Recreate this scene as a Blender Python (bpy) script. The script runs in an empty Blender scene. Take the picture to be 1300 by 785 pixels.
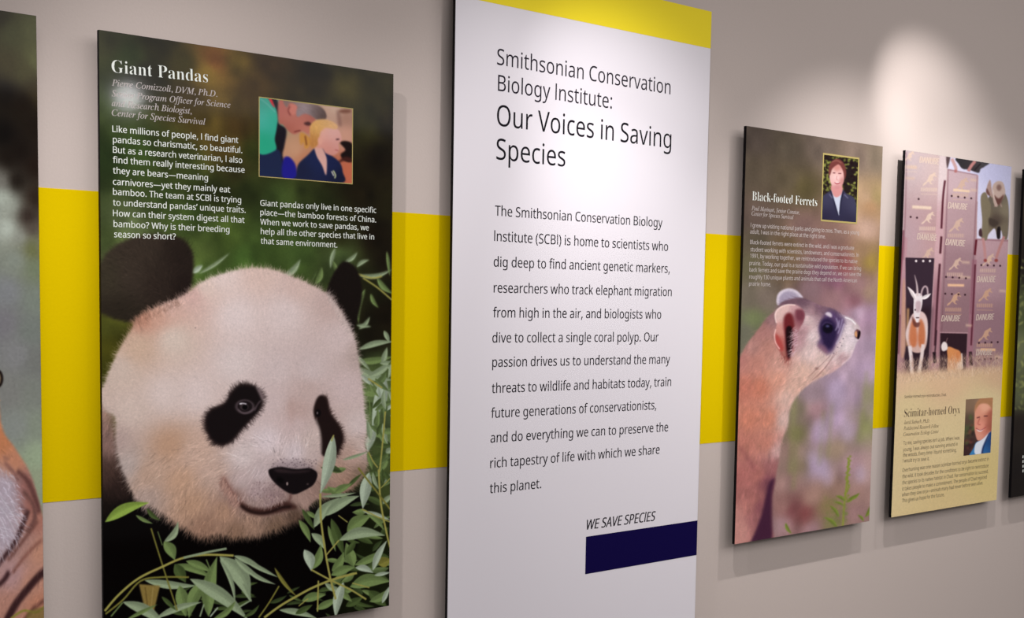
import bpy, math
import numpy as np
from mathutils import Matrix, Vector

# ---------------------------------------------------------------- camera
SCN = bpy.context.scene; COL = SCN.collection
CAM = np.array((0.0, -2.03996, 1.62965)); PITCH, ROLL, YAW = -0.06512, 0.01857, 0.65516
FOC, SHX, SHY = 1449.78, 35.16, 79.58
LOOK = np.array([math.sin(YAW)*math.cos(PITCH), math.cos(YAW)*math.cos(PITCH), math.sin(PITCH)])
_r = np.array([math.cos(YAW), -math.sin(YAW), 0.]); _u = np.cross(_r, LOOK)
RT = _r*math.cos(ROLL)+_u*math.sin(ROLL); UP = np.cross(RT, LOOK)
cam = bpy.data.cameras.new('camera'); cam_ob = bpy.data.objects.new('camera', cam); COL.objects.link(cam_ob)
cam.sensor_width = 36; cam.lens = FOC/1300*36; cam.shift_x = -SHX/1300; cam.shift_y = SHY/1300; cam.clip_start = .05
M = Matrix.Identity(4)
for i in range(3):
    M[i][0], M[i][1], M[i][2], M[i][3] = RT[i], UP[i], -LOOK[i], CAM[i]
cam_ob.matrix_world = M; SCN.camera = cam_ob

# ---------------------------------------------------------------- light and exposure
SCN.view_settings.view_transform = 'Standard'; SCN.view_settings.look = 'None'
SCN.view_settings.gamma = 1; SCN.view_settings.use_curve_mapping = False; SCN.view_settings.exposure = 0.0
w = bpy.data.worlds.new('room_light'); SCN.world = w; w.use_nodes = True
w.node_tree.nodes['Background'].inputs[0].default_value = (1.0, .975, .98, 1)
w.node_tree.nodes['Background'].inputs[1].default_value = .21

def spot(name, loc, aim, power, size, blend, radius, color=(1, .985, .99)):
    l = bpy.data.lights.new(name, 'SPOT'); l.energy = power; l.spot_size = math.radians(size); l.spot_blend = blend
    l.shadow_soft_size = radius; l.color = color
    o = bpy.data.objects.new(name, l); COL.objects.link(o); o.location = loc
    o.rotation_euler = (Vector(aim)-Vector(loc)).to_track_quat('-Z', 'Y').to_euler(); return o
LX = -.62
spot('track_spot', (1.42, LX, 2.52), (1.80, 0, 1.95), 11, 50, 1, .012)
spot('track_spot', (1.42, LX, 2.52), (1.65, 0, 1.0), 15.5, 100, 1, .012)
spot('track_spot', (1.42, LX, 2.52), (2.5, 0, 1.2), 8, 84, 1, .012)
spot('track_spot', (1.42, LX, 2.52), (1.9, 0, 1.35), 16.7, 50, 1, .012)
spot('track_spot', (2.47, LX, 2.52), (3.03, 0, 2.09), 13.8, 44, 1, .012)
spot('track_spot', (2.47, LX, 2.52), (3.00, 0, 2.2), 24, 36, 1, .012)
spot('track_spot', (2.47, LX, 2.52), (2.85, 0, .95), 40, 98, 1, .012)
spot('track_spot', (3.22, LX, 2.52), (3.35, 0, 1.0), 20, 88, 1, .012)
spot('track_spot', (.35, LX, 2.62), (.35, 0, .5), 27, 70, 1, .02)
spot('track_spot', (.35, LX, 2.62), (1.2, 0, 1.0), 36, 70, 1, .02)
spot('ceiling_downlight', (1.60, -3.04, 2.45), (1.0, 0, 1.4), 8.1, 70, 1, .05)
spot('ceiling_downlight', (3.2, -3.04, 2.52), (3.2, 0, 1.2), 20, 70, 1, .05)
al = bpy.data.lights.new('overhead_fill_light', 'AREA'); al.shape = 'RECTANGLE'; al.size = 7; al.size_y = 2.4; al.energy = 100; al.color = (1, .985, .99)  # added broad fill, standing in for other track lights out of view
ao = bpy.data.objects.new('overhead_fill_light', al); COL.objects.link(ao); ao.location = (2.0, -3.6, 3.2); ao.rotation_euler = (math.radians(25), 0, 0)

# ---------------------------------------------------------------- reference frame <-> wall planes
def project(P):
    v = np.array(P)-CAM; z = v@LOOK
    return 650+FOC*(v@RT)/z+SHX, 392.5-FOC*(v@UP)/z+SHY
def on_plane(px, py, y):
    d = LOOK+(px-SHX-650)/FOC*RT-(py-SHY-392.5)/FOC*UP
    return CAM+d*(y-CAM[1])/d[1]
# ---------------------------------------------------------------- flat print painter (numpy)
def homog(src, dst):
    A, b = [], []
    for (x, y), (u, v) in zip(src, dst):
        A.append([x, y, 1, 0, 0, 0, -u*x, -u*y]); b.append(u)
        A.append([0, 0, 0, x, y, 1, -v*x, -v*y]); b.append(v)
    h = np.linalg.solve(np.array(A, float), np.array(b, float))
    return np.append(h, 1).reshape(3, 3)

def warp(H, pts):
    p = np.atleast_2d(np.array(pts, float))
    q = np.c_[p, np.ones(len(p))] @ H.T
    return q[:, :2] / q[:, 2:3]

def spline(pts, n=6, closed=True):
    p = np.array(pts, float)
    if closed:
        a, b, c, d = np.roll(p, 1, 0), p, np.roll(p, -1, 0), np.roll(p, -2, 0)
    else:
        e = np.vstack([p[:1], p, p[-1:]])
        a, b, c, d = e[:-3], e[1:-2], e[2:-1], e[3:]
    out = []
    for t in np.linspace(0, 1, n, endpoint=False):
        out.append(.5*((2*b) + (c-a)*t + (2*a-5*b+4*c-d)*t*t + (3*b-a-3*c+d)*t**3))
    r = np.stack(out, 1).reshape(-1, 2)
    if not closed:
        r = np.vstack([r, p[-1:]])
    return r

def box1(a, r, ax):
    r = int(r)
    if r < 1:
        return a
    pad = [(0, 0)]*a.ndim; pad[ax] = (r+1, r)
    c = np.cumsum(np.pad(a, pad, mode='edge'), ax)
    n = a.shape[ax]
    hi = np.take(c, range(2*r+1, 2*r+1+n), ax); lo = np.take(c, range(0, n), ax)
    return (hi-lo)/(2*r+1)

def gblur(a, sx, sy):
    for s, ax in ((sy, 0), (sx, 1)):
        if s < .4:
            continue
        if s < 1.2:      # small kernel
            k = math.exp(-.5/s/s); w = 1/(1+2*k)
            b = np.take(a, np.clip(np.arange(a.shape[ax])-1, 0, None), ax); c = np.take(a, np.clip(np.arange(a.shape[ax])+1, None, a.shape[ax]-1), ax)
            a = w*(a+k*(b+c)); continue
        r = (math.sqrt(4*s*s+1)-1)/2
        for k in range(3):
            a = box1(a, max(1, round(r)), ax)
    return a

class Print:
    """a sheet of printed picture: w x h dots, drawn in the reference frame's coordinates through H"""
    def __init__(s, w, h, corners, base=(0, 0, 0)):
        s.w, s.h = w, h
        s.H = homog(corners, [(0, 0), (w, 0), (w, h), (0, h)])      # tl tr br bl
        s.a = np.zeros((h, w, 3), np.float32) + np.array(base, np.float32)/255
        cx, cy = np.mean(np.array(corners), 0)
        q = warp(s.H, [(cx-1, cy), (cx+1, cy), (cx, cy-1), (cx, cy+1)])
        s.sx = abs(q[1, 0]-q[0, 0])/2; s.sy = abs(q[3, 1]-q[2, 1])/2
        s.rng = np.random.RandomState(7)
    def field(s, samples, eps=12, power=1.6):
        """smooth colour field through (x, y, r, g, b) samples"""
        S = np.array(samples, float); st = 6
        p = warp(s.H, S[:, :2]); p[:, 0] /= s.sx; p[:, 1] /= s.sy
        gy, gx = np.mgrid[0:s.h+st:st, 0:s.w+st:st].astype(float)
        W = 0; Cc = 0
        for (x, y), c in zip(p, S[:, 2:]):
            w = 1/((gx/s.sx-x)**2+(gy/s.sy-y)**2+eps**2)**power
            W = W+w; Cc = Cc+w[..., None]*c/255
        g = (Cc/W[..., None]).astype(np.float32)
        yy = np.arange(s.h)/st; xx = np.arange(s.w)/st
        y0 = yy.astype(int); x0 = xx.astype(int); fy = (yy-y0)[:, None, None]; fx = (xx-x0)[None, :, None]
        r = g[y0]*(1-fy)+g[y0+1]*fy
        return r[:, x0]*(1-fx)+r[:, x0+1]*fx
    def fill(s, samples, **k):
        s.a[:] = s.field(samples, **k)
    def mask(s, pts, blur=0, smooth=True, n=6, ss=3, raw=False):
        P = np.array(pts, float)
        if smooth:
            P = spline(P, n)
        if not raw:
            P = warp(s.H, P)
        bx, by = blur*s.sx, blur*s.sy
        x0 = max(0, int(P[:, 0].min()-3*bx-2)); x1 = min(s.w, int(P[:, 0].max()+3*bx+3))
        y0 = max(0, int(P[:, 1].min()-3*by-2)); y1 = min(s.h, int(P[:, 1].max()+3*by+3))
        if x1 <= x0 or y1 <= y0:
            return None
        A = P; B = np.roll(P, -1, 0)
        ys = y0+(np.arange((y1-y0)*ss)+.5)/ss
        up = (A[:, 1] <= ys[:, None]) != (B[:, 1] <= ys[:, None])
        dy = np.where(B[:, 1] == A[:, 1], 1, B[:, 1]-A[:, 1])
        X = A[:, 0]+(ys[:, None]-A[:, 1])/dy*(B[:, 0]-A[:, 0])
        X = np.where(up, X, 1e9); X.sort(1)
        k = int(up.sum(1).max()) if up.size else 0
        cols = np.arange(x0, x1)
        cov = np.zeros((len(ys), x1-x0), np.float32)
        for i in range(0, k-k % 2, 2):
            a, b = X[:, i:i+1], X[:, i+1:i+2]
            cov += np.where(b < 1e8, np.clip(b-cols, 0, 1)-np.clip(a-cols, 0, 1), 0)
        m = cov.reshape(y1-y0, ss, -1).mean(1)
        if blur:
            m = gblur(m, bx, by)
        return (y0, y1, x0, x1, m)
    def put(s, m, col, alpha=1):
        if m is None:
            return
        y0, y1, x0, x1, k = m
        k = (k*alpha)[..., None]
        if isinstance(col, np.ndarray) and col.ndim == 3:
            c = col[y0:y1, x0:x1]
        else:
            c = np.array(col, np.float32)/255
        s.a[y0:y1, x0:x1] = s.a[y0:y1, x0:x1]*(1-k)+c*k
    def poly(s, pts, col, blur=.4, alpha=1, smooth=True):
        m = s.mask(pts, blur, smooth); s.put(m, col, alpha); return m
    def full(s, m):
        f = np.zeros((s.h, s.w), np.float32)
        if m is not None:
            f[m[0]:m[1], m[2]:m[3]] = m[4]
        return f
    def blob(s, x, y, rx, ry, col, blur=1, alpha=1, rot=0):
        t = np.linspace(0, 2*math.pi, 20, endpoint=False); c, q = math.cos(rot), math.sin(rot)
        s.poly(np.c_[x+rx*np.cos(t)*c-ry*np.sin(t)*q, y+rx*np.cos(t)*q+ry*np.sin(t)*c], col, blur, alpha, False)
    def line(s, pts, w, col, blur=.3, alpha=1, taper=False):
        p = spline(pts, 6, False) if len(pts) > 2 else np.array(pts, float)
        d = np.gradient(p, axis=0); d /= np.linalg.norm(d, axis=1)[:, None]+1e-9
        n = np.c_[-d[:, 1], d[:, 0]]*w/2
        if taper:
            n *= np.linspace(1, .15, len(p))[:, None]
        s.poly(np.vstack([p+n, (p-n)[::-1]]), col, blur, alpha, False)
    def leaf(s, x0, y0, x1, y1, w, col, bend=0, blur=.35):
        a, b = np.array([x0, y0], float), np.array([x1, y1], float)
        L = np.linalg.norm(b-a); d = (b-a)/L; n = np.array([-d[1], d[0]])
        t = np.linspace(0, 1, 12)[:, None]; ax = a+(b-a)*t+n*bend*np.sin(math.pi*t)*L
        pr = (np.sin(math.pi*t**.82)**1.05)*w*.48
        c = np.array(col, float)
        s.poly(np.vstack([ax+n*pr, (ax-n*pr)[::-1]]), c, blur, 1, False)
        s.poly(np.vstack([ax+n*pr*.95, ax[::-1]]), c*1.13+3, .5, .8, False)
        s.poly(np.vstack([ax-n*pr*.3, (ax-n*pr*1.0)[::-1]]), c*.84, .7, .6, False)
        s.line([tuple(ax[1]), tuple(ax[6]), tuple(ax[-2])], .5, c*.85, .3, .6)
    def strokes(s, n, region, flow, length, jit=.12, width=1.0, alpha=1.6, tint=None, curve=.2, spread=.25, src=None, fat=0):
        """short fur strokes seeded inside region (full mask), along flow samples (x, y, angle in degrees), colour taken from the sheet"""
        r = s.rng
        ys, xs = np.nonzero(region > .3)
        if len(ys) == 0:
            return
        k = r.randint(0, len(ys), n); px = xs[k]+r.rand(n); py = ys[k]+r.rand(n)
        F = np.array(flow, float); fp = warp(s.H, F[:, :2]); an = np.radians(F[:, 2])
        ix, iy = px/s.sx, py/s.sy; vx = 0; vy = 0
        for (x, y), a_ in zip(fp, an):
            w = 1/((ix-x/s.sx)**2+(iy-y/s.sy)**2+60)**1.5
            vx = vx+w*math.cos(a_); vy = vy+w*math.sin(a_)
        ang = np.arctan2(vy, vx)+r.randn(n)*spread
        L = length*(.6+.8*r.rand(n)); cv = r.randn(n)*curve
        base = (s.a if src is None else src)[ys[k], xs[k]]
        col = base*(1+jit*r.randn(n))[:, None]
        if tint is not None:
            col = col*.0+np.array(tint)/255*(1+jit*r.randn(n))[:, None]
        K = max(3, int(length*max(s.sx, s.sy)*.8)); N = s.w*s.h
        Q_, W_, C_ = [], [], []
        for j in range(K):
            t = j/(K-1); a2 = ang+cv*t
            for of in ((0,) if not fat else (-fat, 0, fat)):
                q_ = of*(1-t*.8)
                x = px+(np.cos(a2)*L*t-np.sin(a2)*q_)*s.sx; y = py+(np.sin(a2)*L*t+np.cos(a2)*q_)*s.sy
                xi = np.floor(x).astype(int); yi = np.floor(y).astype(int); fx = x-xi; fy = y-yi
                for ox, oy, wt in ((0, 0, (1-fx)*(1-fy)), (1, 0, fx*(1-fy)), (0, 1, (1-fx)*fy), (1, 1, fx*fy)):
                    X, Y = xi+ox, yi+oy; ok = (X >= 0) & (X < s.w) & (Y >= 0) & (Y < s.h)
                    q = (Y*s.w+X)[ok]; ww = (wt*(1-.6*t)*width)[ok]
                    Q_.append(q); W_.append(ww); C_.append(col[ok])
        Q_ = np.concatenate(Q_); W_ = np.concatenate(W_); C_ = np.concatenate(C_)
        Wt = np.bincount(Q_, W_, N); Cc = np.stack([np.bincount(Q_, W_*C_[:, c], N) for c in range(3)])
        W2 = np.maximum(Wt, 1e-6); C2 = (Cc/W2).T.reshape(s.h, s.w, 3)
        al = (1-np.exp(-Wt*alpha)).reshape(s.h, s.w, 1)
        s.a = (s.a*(1-al)+np.clip(C2, 0, 1)*al).astype(np.float32)
    def soften(s, r):
        s.a = gblur(s.a, r*s.sx, r*s.sy)
    def mottle(s, cell, amp, region=None):
        r = s.rng; gw, gh = int(s.w/cell)+3, int(s.h/cell)+3
        g = r.randn(gh, gw, 1).astype(np.float32); yy = np.arange(s.h)/cell; xx = np.arange(s.w)/cell
        y0 = yy.astype(int); x0 = xx.astype(int); fy = (yy-y0)[:, None, None]; fx = (xx-x0)[None, :, None]
        fy = fy*fy*(3-2*fy); fx = fx*fx*(3-2*fx)
        q = g[y0]*(1-fy)+g[y0+1]*fy; q = q[:, x0]*(1-fx)+q[:, x0+1]*fx
        k = 1 if region is None else region[..., None]
        s.a = s.a*(1+amp*q*k)
    def image(s, name, gain):
        """the sheet as dots of ink; gain takes the photographed brightness back to the ink's own"""
        a = np.clip(s.a, 0, 1)
        g = np.interp(np.linspace(0, 1, s.h), np.linspace(0, 1, len(gain)), gain)[:, None, None]
        lin = np.where(a <= .04045, a/12.92, ((a+.055)/1.055)**2.4)/g
        lin = np.clip(lin-.0015, 0, .95)
        sr = np.where(lin <= .0031308, lin*12.92, 1.055*lin**(1/2.4)-.055)
        img = bpy.data.images.new(name, s.w, s.h)
        px = np.ones((s.h, s.w, 4), np.float32); px[..., :3] = sr[::-1]
        img.pixels.foreach_set(px.ravel()); img.update(); img.pack()
        return img
PANDA = [(125.5, 36), (497.3, 94.5), (495, 771), (131.4, 836)]
FERRET = [(948, 164), (1121, 186), (1103, 660), (931.5, 689)]
ORYX = [(1149.5, 189.5), (1284.6, 210), (1265.5, 638), (1132.5, 657.5)]
PALE, SAGE, MID, DARKG, BRIGHT, STEM, OLIVE = (148, 160, 140), (128, 142, 112), (98, 116, 68), (62, 76, 40), (122, 146, 62), (146, 140, 72), (112, 108, 48)

def paint_panda():
    s = Print(800, 1500, PANDA)
    s.fill([(135, 50, 52, 50, 34), (200, 55, 34, 30, 16), (235, 80, 50, 44, 20), (165, 70, 44, 52, 28), (320, 190, 40, 44, 18), (240, 230, 50, 58, 28), (262, 90, 128, 100, 44), (272, 76, 112, 66, 36), (300, 80, 92, 72, 30),
            (340, 80, 46, 32, 18), (400, 95, 26, 20, 12), (440, 105, 62, 54, 28), (470, 115, 48, 42, 22), (492, 160, 26, 20, 12), (480, 200, 22, 16, 10),
            (465, 160, 58, 54, 26), (455, 240, 26, 20, 10), (475, 300, 20, 14, 8), (492, 330, 22, 16, 10), (320, 110, 70, 50, 26), (240, 120, 62, 48, 28), (190, 90, 32, 28, 16),
            (300, 160, 66, 48, 24), (285, 185, 96, 74, 34), (262, 160, 88, 70, 34), (315, 240, 44, 52, 24), (150, 130, 62, 72, 46), (135, 200, 38, 50, 26), (175, 190, 60, 78, 38),
            (230, 200, 46, 52, 26), (160, 280, 72, 80, 56), (135, 300, 66, 76, 44), (210, 250, 50, 62, 32), (245, 270, 58, 74, 36), (290, 300, 78, 96, 44), (270, 240, 44, 48, 22), (300, 215, 40, 36, 18),
            (350, 250, 48, 60, 30), (340, 285, 52, 66, 32), (400, 270, 40, 46, 22), (430, 300, 36, 36, 18), (330, 320, 60, 78, 36), (380, 320, 62, 80, 40), (255, 320, 92, 108, 56),
            (262, 345, 78, 100, 48), (310, 325, 66, 90, 42), (135, 330, 88, 98, 62), (135, 410, 80, 80, 32), (140, 440, 76, 72, 22), (133, 480, 70, 68, 20),
            (430, 325, 70, 84, 50), (470, 360, 34, 34, 18), (490, 400, 20, 14, 8), (475, 425, 22, 18, 10), (480, 470, 70, 82, 50), (485, 520, 84, 98, 66), (475, 580, 66, 76, 46), (490, 620, 54, 62, 34),
            (460, 640, 20, 22, 12), (470, 700, 22, 26, 12), (200, 700, 6, 5, 4), (300, 720, 6, 5, 4), (360, 720, 5, 4, 4), (150, 700, 6, 5, 4), (420, 700, 8, 9, 5), (180, 780, 8, 9, 5), (300, 780, 8, 9, 5), (400, 790, 12, 14, 7)], eps=9)
    s.a *= np.array((.93, .95, .86)); s.mottle(26, .08); s.mottle(60, .12)
    # dark body beside and below the head
    s.poly([(120, 560), (140, 545), (160, 590), (190, 640), (260, 670), (380, 650), (440, 625), (462, 640), (455, 690), (420, 760), (410, 850), (120, 860)], (7, 5, 5), 3)
    s.poly([(120, 500), (134, 505), (146, 540), (150, 575), (160, 605), (168, 632), (150, 640), (128, 650)], s.field([(132, 520, 150, 120, 108), (140, 560, 128, 100, 92), (136, 600, 66, 48, 42), (150, 620, 38, 27, 24), (135, 645, 20, 14, 12)]), 4)
    s.strokes(500, s.full(s.mask([(126, 530), (146, 540), (158, 605), (160, 640), (128, 650)])), [(135, 540, 110), (145, 630, 70)], 9, .22, .4, 1, fat=.35)
    # left ear
    ear = s.poly([(124, 350), (131, 325), (145, 311), (165, 301), (190, 296), (215, 297), (232, 302), (243, 316), (246, 336), (243, 360), (236, 377), (222, 388), (205, 395), (190, 402), (168, 407), (150, 405), (133, 398), (124, 390)],
                 s.field([(135, 350, 52, 46, 35), (180, 310, 50, 41, 34), (230, 320, 33, 25, 21), (200, 360, 41, 32, 27), (150, 395, 37, 31, 24), (235, 365, 29, 21, 18), (165, 350, 52, 43, 36)]), 1.6)
    s.strokes(1500, s.full(ear), [(150, 330, 200), (190, 300, 260), (240, 320, 320), (160, 390, 160)], 6, .2, .4, 1, fat=.3)
    # leaves behind the head, upper right
    for q in ((425, 314, 419, 340, 5, SAGE, .05), (437, 332, 453, 319, 5, SAGE, .1), (452, 338, 468, 329, 5, SAGE, -.1), (453, 348, 497, 341, 6, SAGE, .12), (463, 366, 455, 410, 7, MID, .1), (490, 318, 494, 350, 4, MID, 0),
              (470, 372, 480, 390, 5, MID, .1), (455, 417, 469, 401, 5, SAGE, .1), (452, 412, 471, 414, 4, SAGE, 0), (400, 360, 408, 338, 7, MID, .1), (395, 355, 402, 342, 4, DARKG, 0), (359, 351, 381, 328, 8, SAGE, .1),
              (245, 345, 257, 335, 7, PALE, 0), (252, 346, 292, 319, 4, SAGE, .04), (478, 352, 498, 372, 7, MID, .1), (430, 348, 422, 330, 5, MID, 0)):
        s.leaf(*q, blur=1.0)
    for q in ([(460, 352), (478, 364), (499, 382)], [(448, 345), (470, 352), (484, 350)]):
        s.line(q, 2, STEM, .6)
    for q in ((452, 458, 498, 452, 9, MID, .05), (453, 466, 498, 482, 11, SAGE, .08), (456, 497, 499, 492, 16, MID, .02), (458, 512, 498, 522, 12, DARKG, .02), (460, 540, 499, 560, 14, MID, -.04), (462, 590, 499, 570, 12, DARKG, .04),
              (455, 443, 499, 433, 8, SAGE, -.06), (466, 478, 499, 455, 9, SAGE, .08), (487, 419, 494, 434, 6, SAGE, 0), (485, 462, 491, 440, 7, SAGE, 0), (452, 450, 470, 470, 5, SAGE, 0), (474, 486, 498, 500, 6, SAGE, 0),
              (456, 474, 474, 490, 6, PALE, 0), (487, 476, 488, 521, 12, PALE, .02), (480, 490, 472, 545, 11, PALE, -.04), (476, 543, 467, 574, 13, PALE, .06), (489, 521, 499, 512, 5, PALE, 0), (484, 560, 499, 545, 10, SAGE, .08), (490, 575, 499, 568, 8, SAGE, 0), (480, 600, 492, 576, 8, MID, .1), (488, 615, 498, 600, 8, SAGE, .05),
              (470, 540, 462, 560, 6, DARKG, 0), (486, 640, 498, 628, 7, SAGE, 0)):
        s.leaf(*q, blur=.6)
    # right ear
    e2 = s.poly([(437, 331), (450, 338), (457, 354), (459, 373), (456, 392), (451, 411), (447, 422), (437, 418), (426, 396), (414, 378), (415, 366), (421, 350), (428, 338)], (20, 14, 12), 1.3)
    s.strokes(500, s.full(e2), [(440, 340, 270), (455, 370, 0), (420, 360, 190)], 5, .2, .5, 1, tint=(26, 19, 16))
    # head
    face = s.field([(150, 470, 192, 172, 160), (180, 402, 176, 128, 108), (200, 398, 192, 150, 132), (175, 440, 190, 162, 142), (215, 390, 196, 162, 150), (245, 372, 196, 162, 154), (260, 362, 208, 186, 176), (165, 520, 196, 176, 166), (140, 560, 170, 148, 142), (160, 590, 176, 160, 154),
                    (220, 430, 200, 182, 170), (280, 352, 212, 192, 186), (330, 346, 206, 180, 170), (380, 358, 200, 174, 166), (300, 400, 212, 195, 192), (360, 400, 208, 190, 187), (420, 385, 188, 164, 158), (430, 430, 200, 180, 177), (455, 450, 178, 158, 152), (395, 470, 196, 178, 176), (350, 470, 198, 180, 178), (300, 460, 206, 190, 187), (250, 500, 206, 188, 184),
                    (210, 500, 202, 184, 178), (345, 510, 196, 176, 174), (372, 540, 194, 172, 170), (440, 490, 198, 177, 175), (455, 540, 202, 184, 181), (390, 495, 186, 163, 158), (340, 560, 210, 194, 196), (310, 580, 204, 188, 186), (375, 575, 206, 190, 192), (395, 560, 196, 176, 170), (400, 580, 188, 168, 164), (380, 520, 182, 156, 150),
                    (250, 575, 190, 160, 144), (215, 565, 178, 142, 118), (270, 600, 186, 158, 144), (230, 610, 184, 148, 124), (190, 600, 180, 150, 132), (185, 635, 168, 146, 136), (245, 640, 176, 140, 116), (285, 650, 168, 132, 110), (260, 670, 142, 110, 92), (320, 668, 150, 120, 102), (350, 665, 112, 88, 72), (375, 655, 84, 64, 52), (300, 676, 128, 100, 82),
                    (345, 635, 142, 118, 118), (325, 622, 166, 144, 144), (310, 610, 184, 164, 162), (300, 632, 136, 108, 100), (385, 635, 160, 132, 122), (330, 600, 190, 172, 172), (400, 625, 150, 122, 112), (430, 600, 162, 130, 114), (445, 580, 178, 148, 136), (440, 615, 146, 114, 98), (415, 590, 166, 136, 120), (455, 605, 120, 100, 84), (460, 565, 192, 170, 162), (410, 622, 130, 104, 92)], eps=7)
    hp = [(125, 500), (132, 488), (140, 466), (152, 441), (164, 422), (172, 408), (186, 396), (206, 386), (226, 378), (242, 368), (256, 357), (280, 347), (310, 340), (340, 340), (370, 350), (395, 361), (414, 372), (426, 386), (439, 407), (450, 430), (453, 446), (457, 470), (461, 500), (463, 525), (466, 543), (463, 562), (466, 585), (461, 605), (444, 622), (420, 630), (400, 636), (388, 650), (374, 662), (350, 672), (322, 680), (298, 682), (276, 679), (258, 682), (238, 672), (218, 660), (196, 645), (176, 637), (162, 612), (152, 586), (147, 560), (146, 530), (134, 520)]
    hm = s.poly(hp, face, 1.2)
    hf = s.full(hm)
    flow = [(330, 380, 270), (250, 390, 235), (200, 420, 215), (160, 480, 190), (400, 390, 310), (440, 440, 345), (455, 520, 10), (190, 560, 150), (170, 610, 130), (220, 620, 120), (260, 650, 105), (300, 660, 92), (340, 660, 85), (380, 650, 70),
            (440, 590, 30), (420, 610, 50), (350, 480, 265), (300, 560, 190), (260, 580, 165), (330, 620, 120), (280, 480, 220), (375, 560, 280), (440, 560, 10), (170, 400, 250)]
    edge = np.clip(hf-gblur(hf, 7*s.sx, 7*s.sy), 0, 1)*3
    s.strokes(5200, (edge > .35)*1.0*(hf > .5), flow, 7, .07, .7, 1.2, src=face)
    low = hf*(np.arange(s.h)[:, None] > warp(s.H, [(250, 560)])[0, 1])
    s.strokes(7000, low, flow, 8, .13, .45, .9)
    s.strokes(2600, hf, flow, 9, .07, .35, .9, fat=.35)
    s.strokes(1500, low, flow, 12, .2, .4, 1.0, fat=.4)
    s.strokes(9000, hf, flow, 5, .05, .4, .8)
    # long fringe of cheek and chin hair
    rg = s.mask([(170, 625), (200, 640), (240, 662), (262, 674), (300, 674), (350, 665), (385, 648), (388, 655), (352, 675), (300, 684), (255, 684), (215, 662), (180, 645)], 0)
    s.strokes(900, s.full(rg), [(180, 640, 110), (240, 670, 110), (300, 680, 95), (370, 660, 70)], 8, .2, .7, 1.3, src=face)
    # ear fringe over the left ear
    s.strokes(320, s.full(s.mask([(170, 408), (200, 392), (232, 378), (243, 370), (240, 380), (200, 402), (175, 416)])), [(180, 405, 245), (235, 375, 300)], 8, .15, .7, 1.2, src=face)
    s.strokes(300, s.full(s.mask([(165, 412), (200, 396), (225, 384), (222, 378), (196, 390), (165, 402)])), [(180, 405, 80), (235, 375, 60)], 7, .25, .4, .7, tint=(104, 74, 60), spread=.5)
    s.strokes(260, s.full(s.mask([(416, 372), (430, 395), (446, 425), (440, 425), (425, 398), (414, 378)])), [(430, 390, 300), (445, 420, 330)], 8, .1, .7, 1.2, tint=(190, 172, 166))
    # left eye patch
    k = s.poly([(311, 487), (324, 490), (333, 501), (331, 518), (321, 530), (307, 545), (294, 560), (282, 565), (270, 560), (262, 546), (261, 530), (269, 519), (285, 511), (293, 498), (302, 489)], (19, 13, 14), 1.3)
    kf = s.full(k); ke = np.clip(kf-gblur(kf, 2.6*s.sx, 2.6*s.sy), 0, 1) > .12
    s.strokes(900, ke*1., [(262, 545, 195), (275, 560, 150), (268, 518, 200), (300, 552, 70), (322, 530, 40), (312, 487, 250), (333, 505, 0)], 7, .2, .6, 1.2, tint=(30, 20, 20))
    s.poly([(325, 491), (331, 494), (335, 503), (333, 508), (329, 500)], (128, 110, 112), 1.1, .8)
    s.blob(311, 516, 12.5, 9.5, (74, 62, 66), .9, .9, .1); s.blob(311, 515.5, 9.5, 7.2, (24, 17, 19), .8); s.blob(310, 516, 5.5, 4.6, (52, 42, 44), .6); s.blob(311, 516.5, 3.4, 3.2, (6, 4, 5), .5)
    s.line([(304, 512.5), (308, 511.5), (313, 512.5)], 1.7, (172, 164, 172), .4); s.blob(306, 512, 1.5, 1, (196, 190, 196), .3)
    s.line([(302, 519), (308, 524), (316, 523), (325, 517)], 1.4, (92, 78, 82), .6)
    s.line([(323, 521), (327, 513), (331, 508)], 2, (66, 54, 58), .8)
    # right eye patch
    k = s.poly([(408, 501), (415, 506), (419, 522), (426, 533), (433, 544), (436, 557), (432, 570), (425, 580), (414, 580), (408, 575), (407, 557), (405, 544), (400, 532), (398, 520), (402, 506)], (28, 17, 16), 1.1)
    kf = s.full(k); ke = np.clip(kf-gblur(kf, 2.4*s.sx, 2.4*s.sy), 0, 1) > .12
    s.strokes(420, ke*(np.arange(s.w)[None, :] > warp(s.H, [(410, 540)])[0, 0]), [(430, 540, 340), (430, 575, 30), (412, 502, 280)], 6, .2, .6, 1.2, tint=(36, 22, 20))
    s.blob(404, 524, 3.6, 5, (12, 8, 9), .8); s.blob(403, 524, 1.1, 1.8, (112, 100, 104), .5, .8); s.blob(402, 531, 1, 2, (84, 66, 64), .6, .7)
    s.line([(401, 532), (406, 546), (408, 560), (408, 575)], 2.2, (214, 196, 190), 1.0, .5)
    # muzzle: stubble above the nose, whisker spots, nose, mouth
    r = s.rng
    s.poly([(345, 594), (358, 586), (375, 584), (392, 588), (402, 597), (380, 600)], (132, 116, 122), 3, .6)
    for i in range(90):
        x = r.uniform(345, 402); y = 594-r.rand()**1.5*13+abs(x-373)*.08
        s.blob(x, y, .7, .6, (70, 56, 62), .4, .6)
    for i in range(70):
        x = r.uniform(318, 362); y = r.uniform(612, 640)
        s.blob(x, y, .9, .7, (104, 82, 84), .5, .5)
    s.poly([(341, 598), (346, 594.5), (358, 593), (370, 595), (380, 595.5), (393, 594.5), (402, 599), (403, 606), (398, 616), (387, 623), (375, 628), (366, 626), (353, 617), (344, 607)], (17, 11, 13), .7)
    s.poly([(348, 596.5), (358, 595.5), (372, 598), (384, 597.5), (395, 597), (388, 600), (372, 601), (354, 600)], (48, 36, 38), 1.2, .8)
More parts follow.
